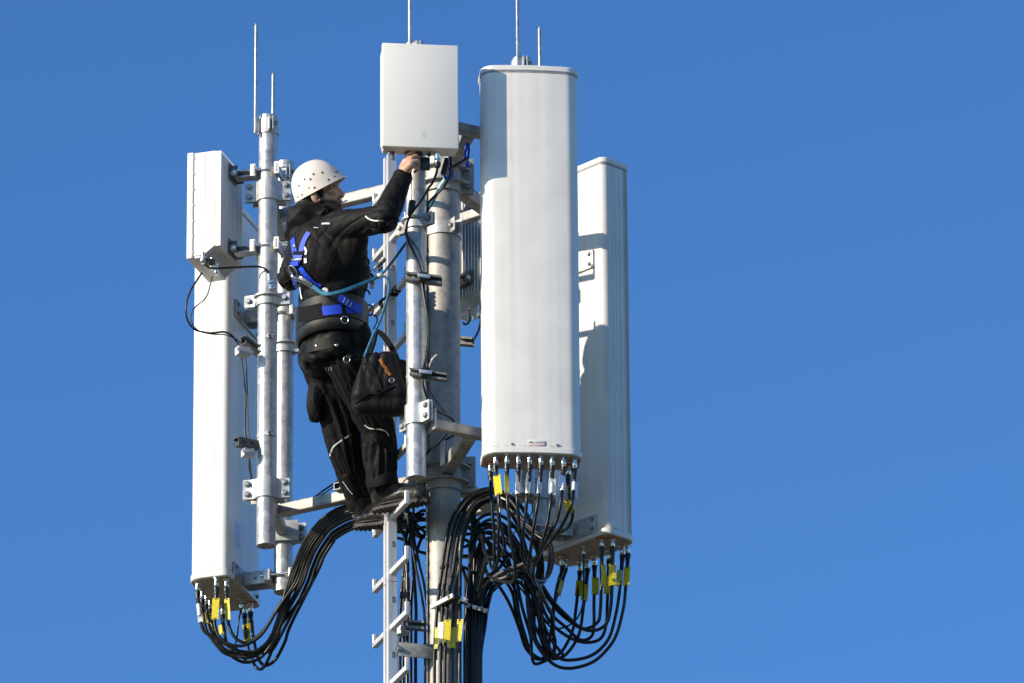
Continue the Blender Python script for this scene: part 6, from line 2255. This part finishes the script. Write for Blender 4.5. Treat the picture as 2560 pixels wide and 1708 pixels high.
bp2 = []
body_pts = []
for px_, py_, r in ((921, 908, 0.024), (975, 906, 0.028), (902, 1000, 0.044), (998, 995, 0.048)):
    for dy in (-0.055, 0.055):
        body_pts += sph(P(px_, py_ + dy * 204, BGY + dy), r)
bp2.append(body_pts)
bp2 += [ellip(P(950, 985, BGY - .01), bx, (0.124, 0.098, 0.094)), capsule(P(905, 1014, BGY - .04), 0.044, P(998, 1012, BGY - .04), 0.052), capsule(P(1002, 925, BGY), 0.045, P(1012, 985, BGY), 0.055), capsule(P(915, 1018, BGY), 0.045, P(1000, 1016, BGY), 0.050),
        capsule(P(925, 905, BGY), 0.038, P(975, 903, BGY), 0.040)]
bgm = blob(bp2, 0.0055, 16)
displace(bgm, [(P(950, 1030, BGY), P(950, 900, BGY), 0.09)], lambda c, n, t, th, i, s: 0.010 * (min(1, abs(2.2 * noise.noise(V((2.4 * math.cos(th) * 1.3 + 1.5 * s, 2.6 * math.sin(th), s * 4))))) ** 0.8 - 0.5) * (1 if t > 0.35 else 0.3))
bgv = bvh_of(bgm)
link('shell', bgm, 'bag_fabric', bag, 0)
ribbon('handle_strap', [(916, 906), (930, 930), (940, 955), (948, 977)], 0.030, 'strap_black', bag, bgv, 0.002, 0.003)
ribbon('panel_seam', [(888, 1010), (905, 993), (925, 983), (945, 985), (960, 975), (985, 966)], 0.008, 'strap_black', bag, bgv, 0.001, 0.005)
l, n = hit(bgv, 979.5, 952)
ring_obj('eyelet', l + n * 0.003, n, 0.0115, 0.0018, 'bolt_steel', bag)
b = MB(); b.lathe(l, n, [(0.0105, 0), (0.0105, 0.003)], 24); b.build('eyelet_cap', 'dark_metal', bag)
b = MB(); b.tube(catmull([P(918, 905, BGY - .03), P(935, 860, BGY - .02), P(942, 830, BGY), P(952, 832, BGY), P(972, 858, BGY), P(980, 885, BGY), P(972, 905, BGY)], 6), 0.008, 8); b.build('carry_loop', 'strap_black', bag, 0)
rb_ = [P(948, 830, BGY - .01), P(963, 845, BGY - .02), P(985, 880, BGY - .03), P(997, 915, BGY - .05)]
pts = catmull(rb_, 8)
b = MB()
b.rings([[q + V((-.012, 0, -.006)), q + V((.012, 0, .006)), q + V((.012, .003, .006)), q + V((-.012, .003, -.006))] for q in pts])
b.build('shoulder_strap', 'strap_black', bag, 40)
word = 'SKYLOTEC'
line = catmull([V((976, 939, 0)), V((966, 926, 0)), V((957, 910, 0)), V((949, 897, 0))], 10)
lp, Ltot = resample(line, 0.5)
for k, ch_ in enumerate(word):
    c, d = at_len(lp, Ltot * (k + 0.4) / len(word))
    l, n = hit(bgv, c.x, c.y)
    l2, _ = hit(bgv, c.x + d.x * 2, c.y + d.y * 2)
    s = (l2 - l)
    s = (s - n * s.dot(n)).normalized()
    me_ = text_mesh(ch_, 0.0165, 0.0003, 0.0005)
    place_text(me_, l + n * 0.0025, s, n.cross(s), 'lettering', 'orange', bag)
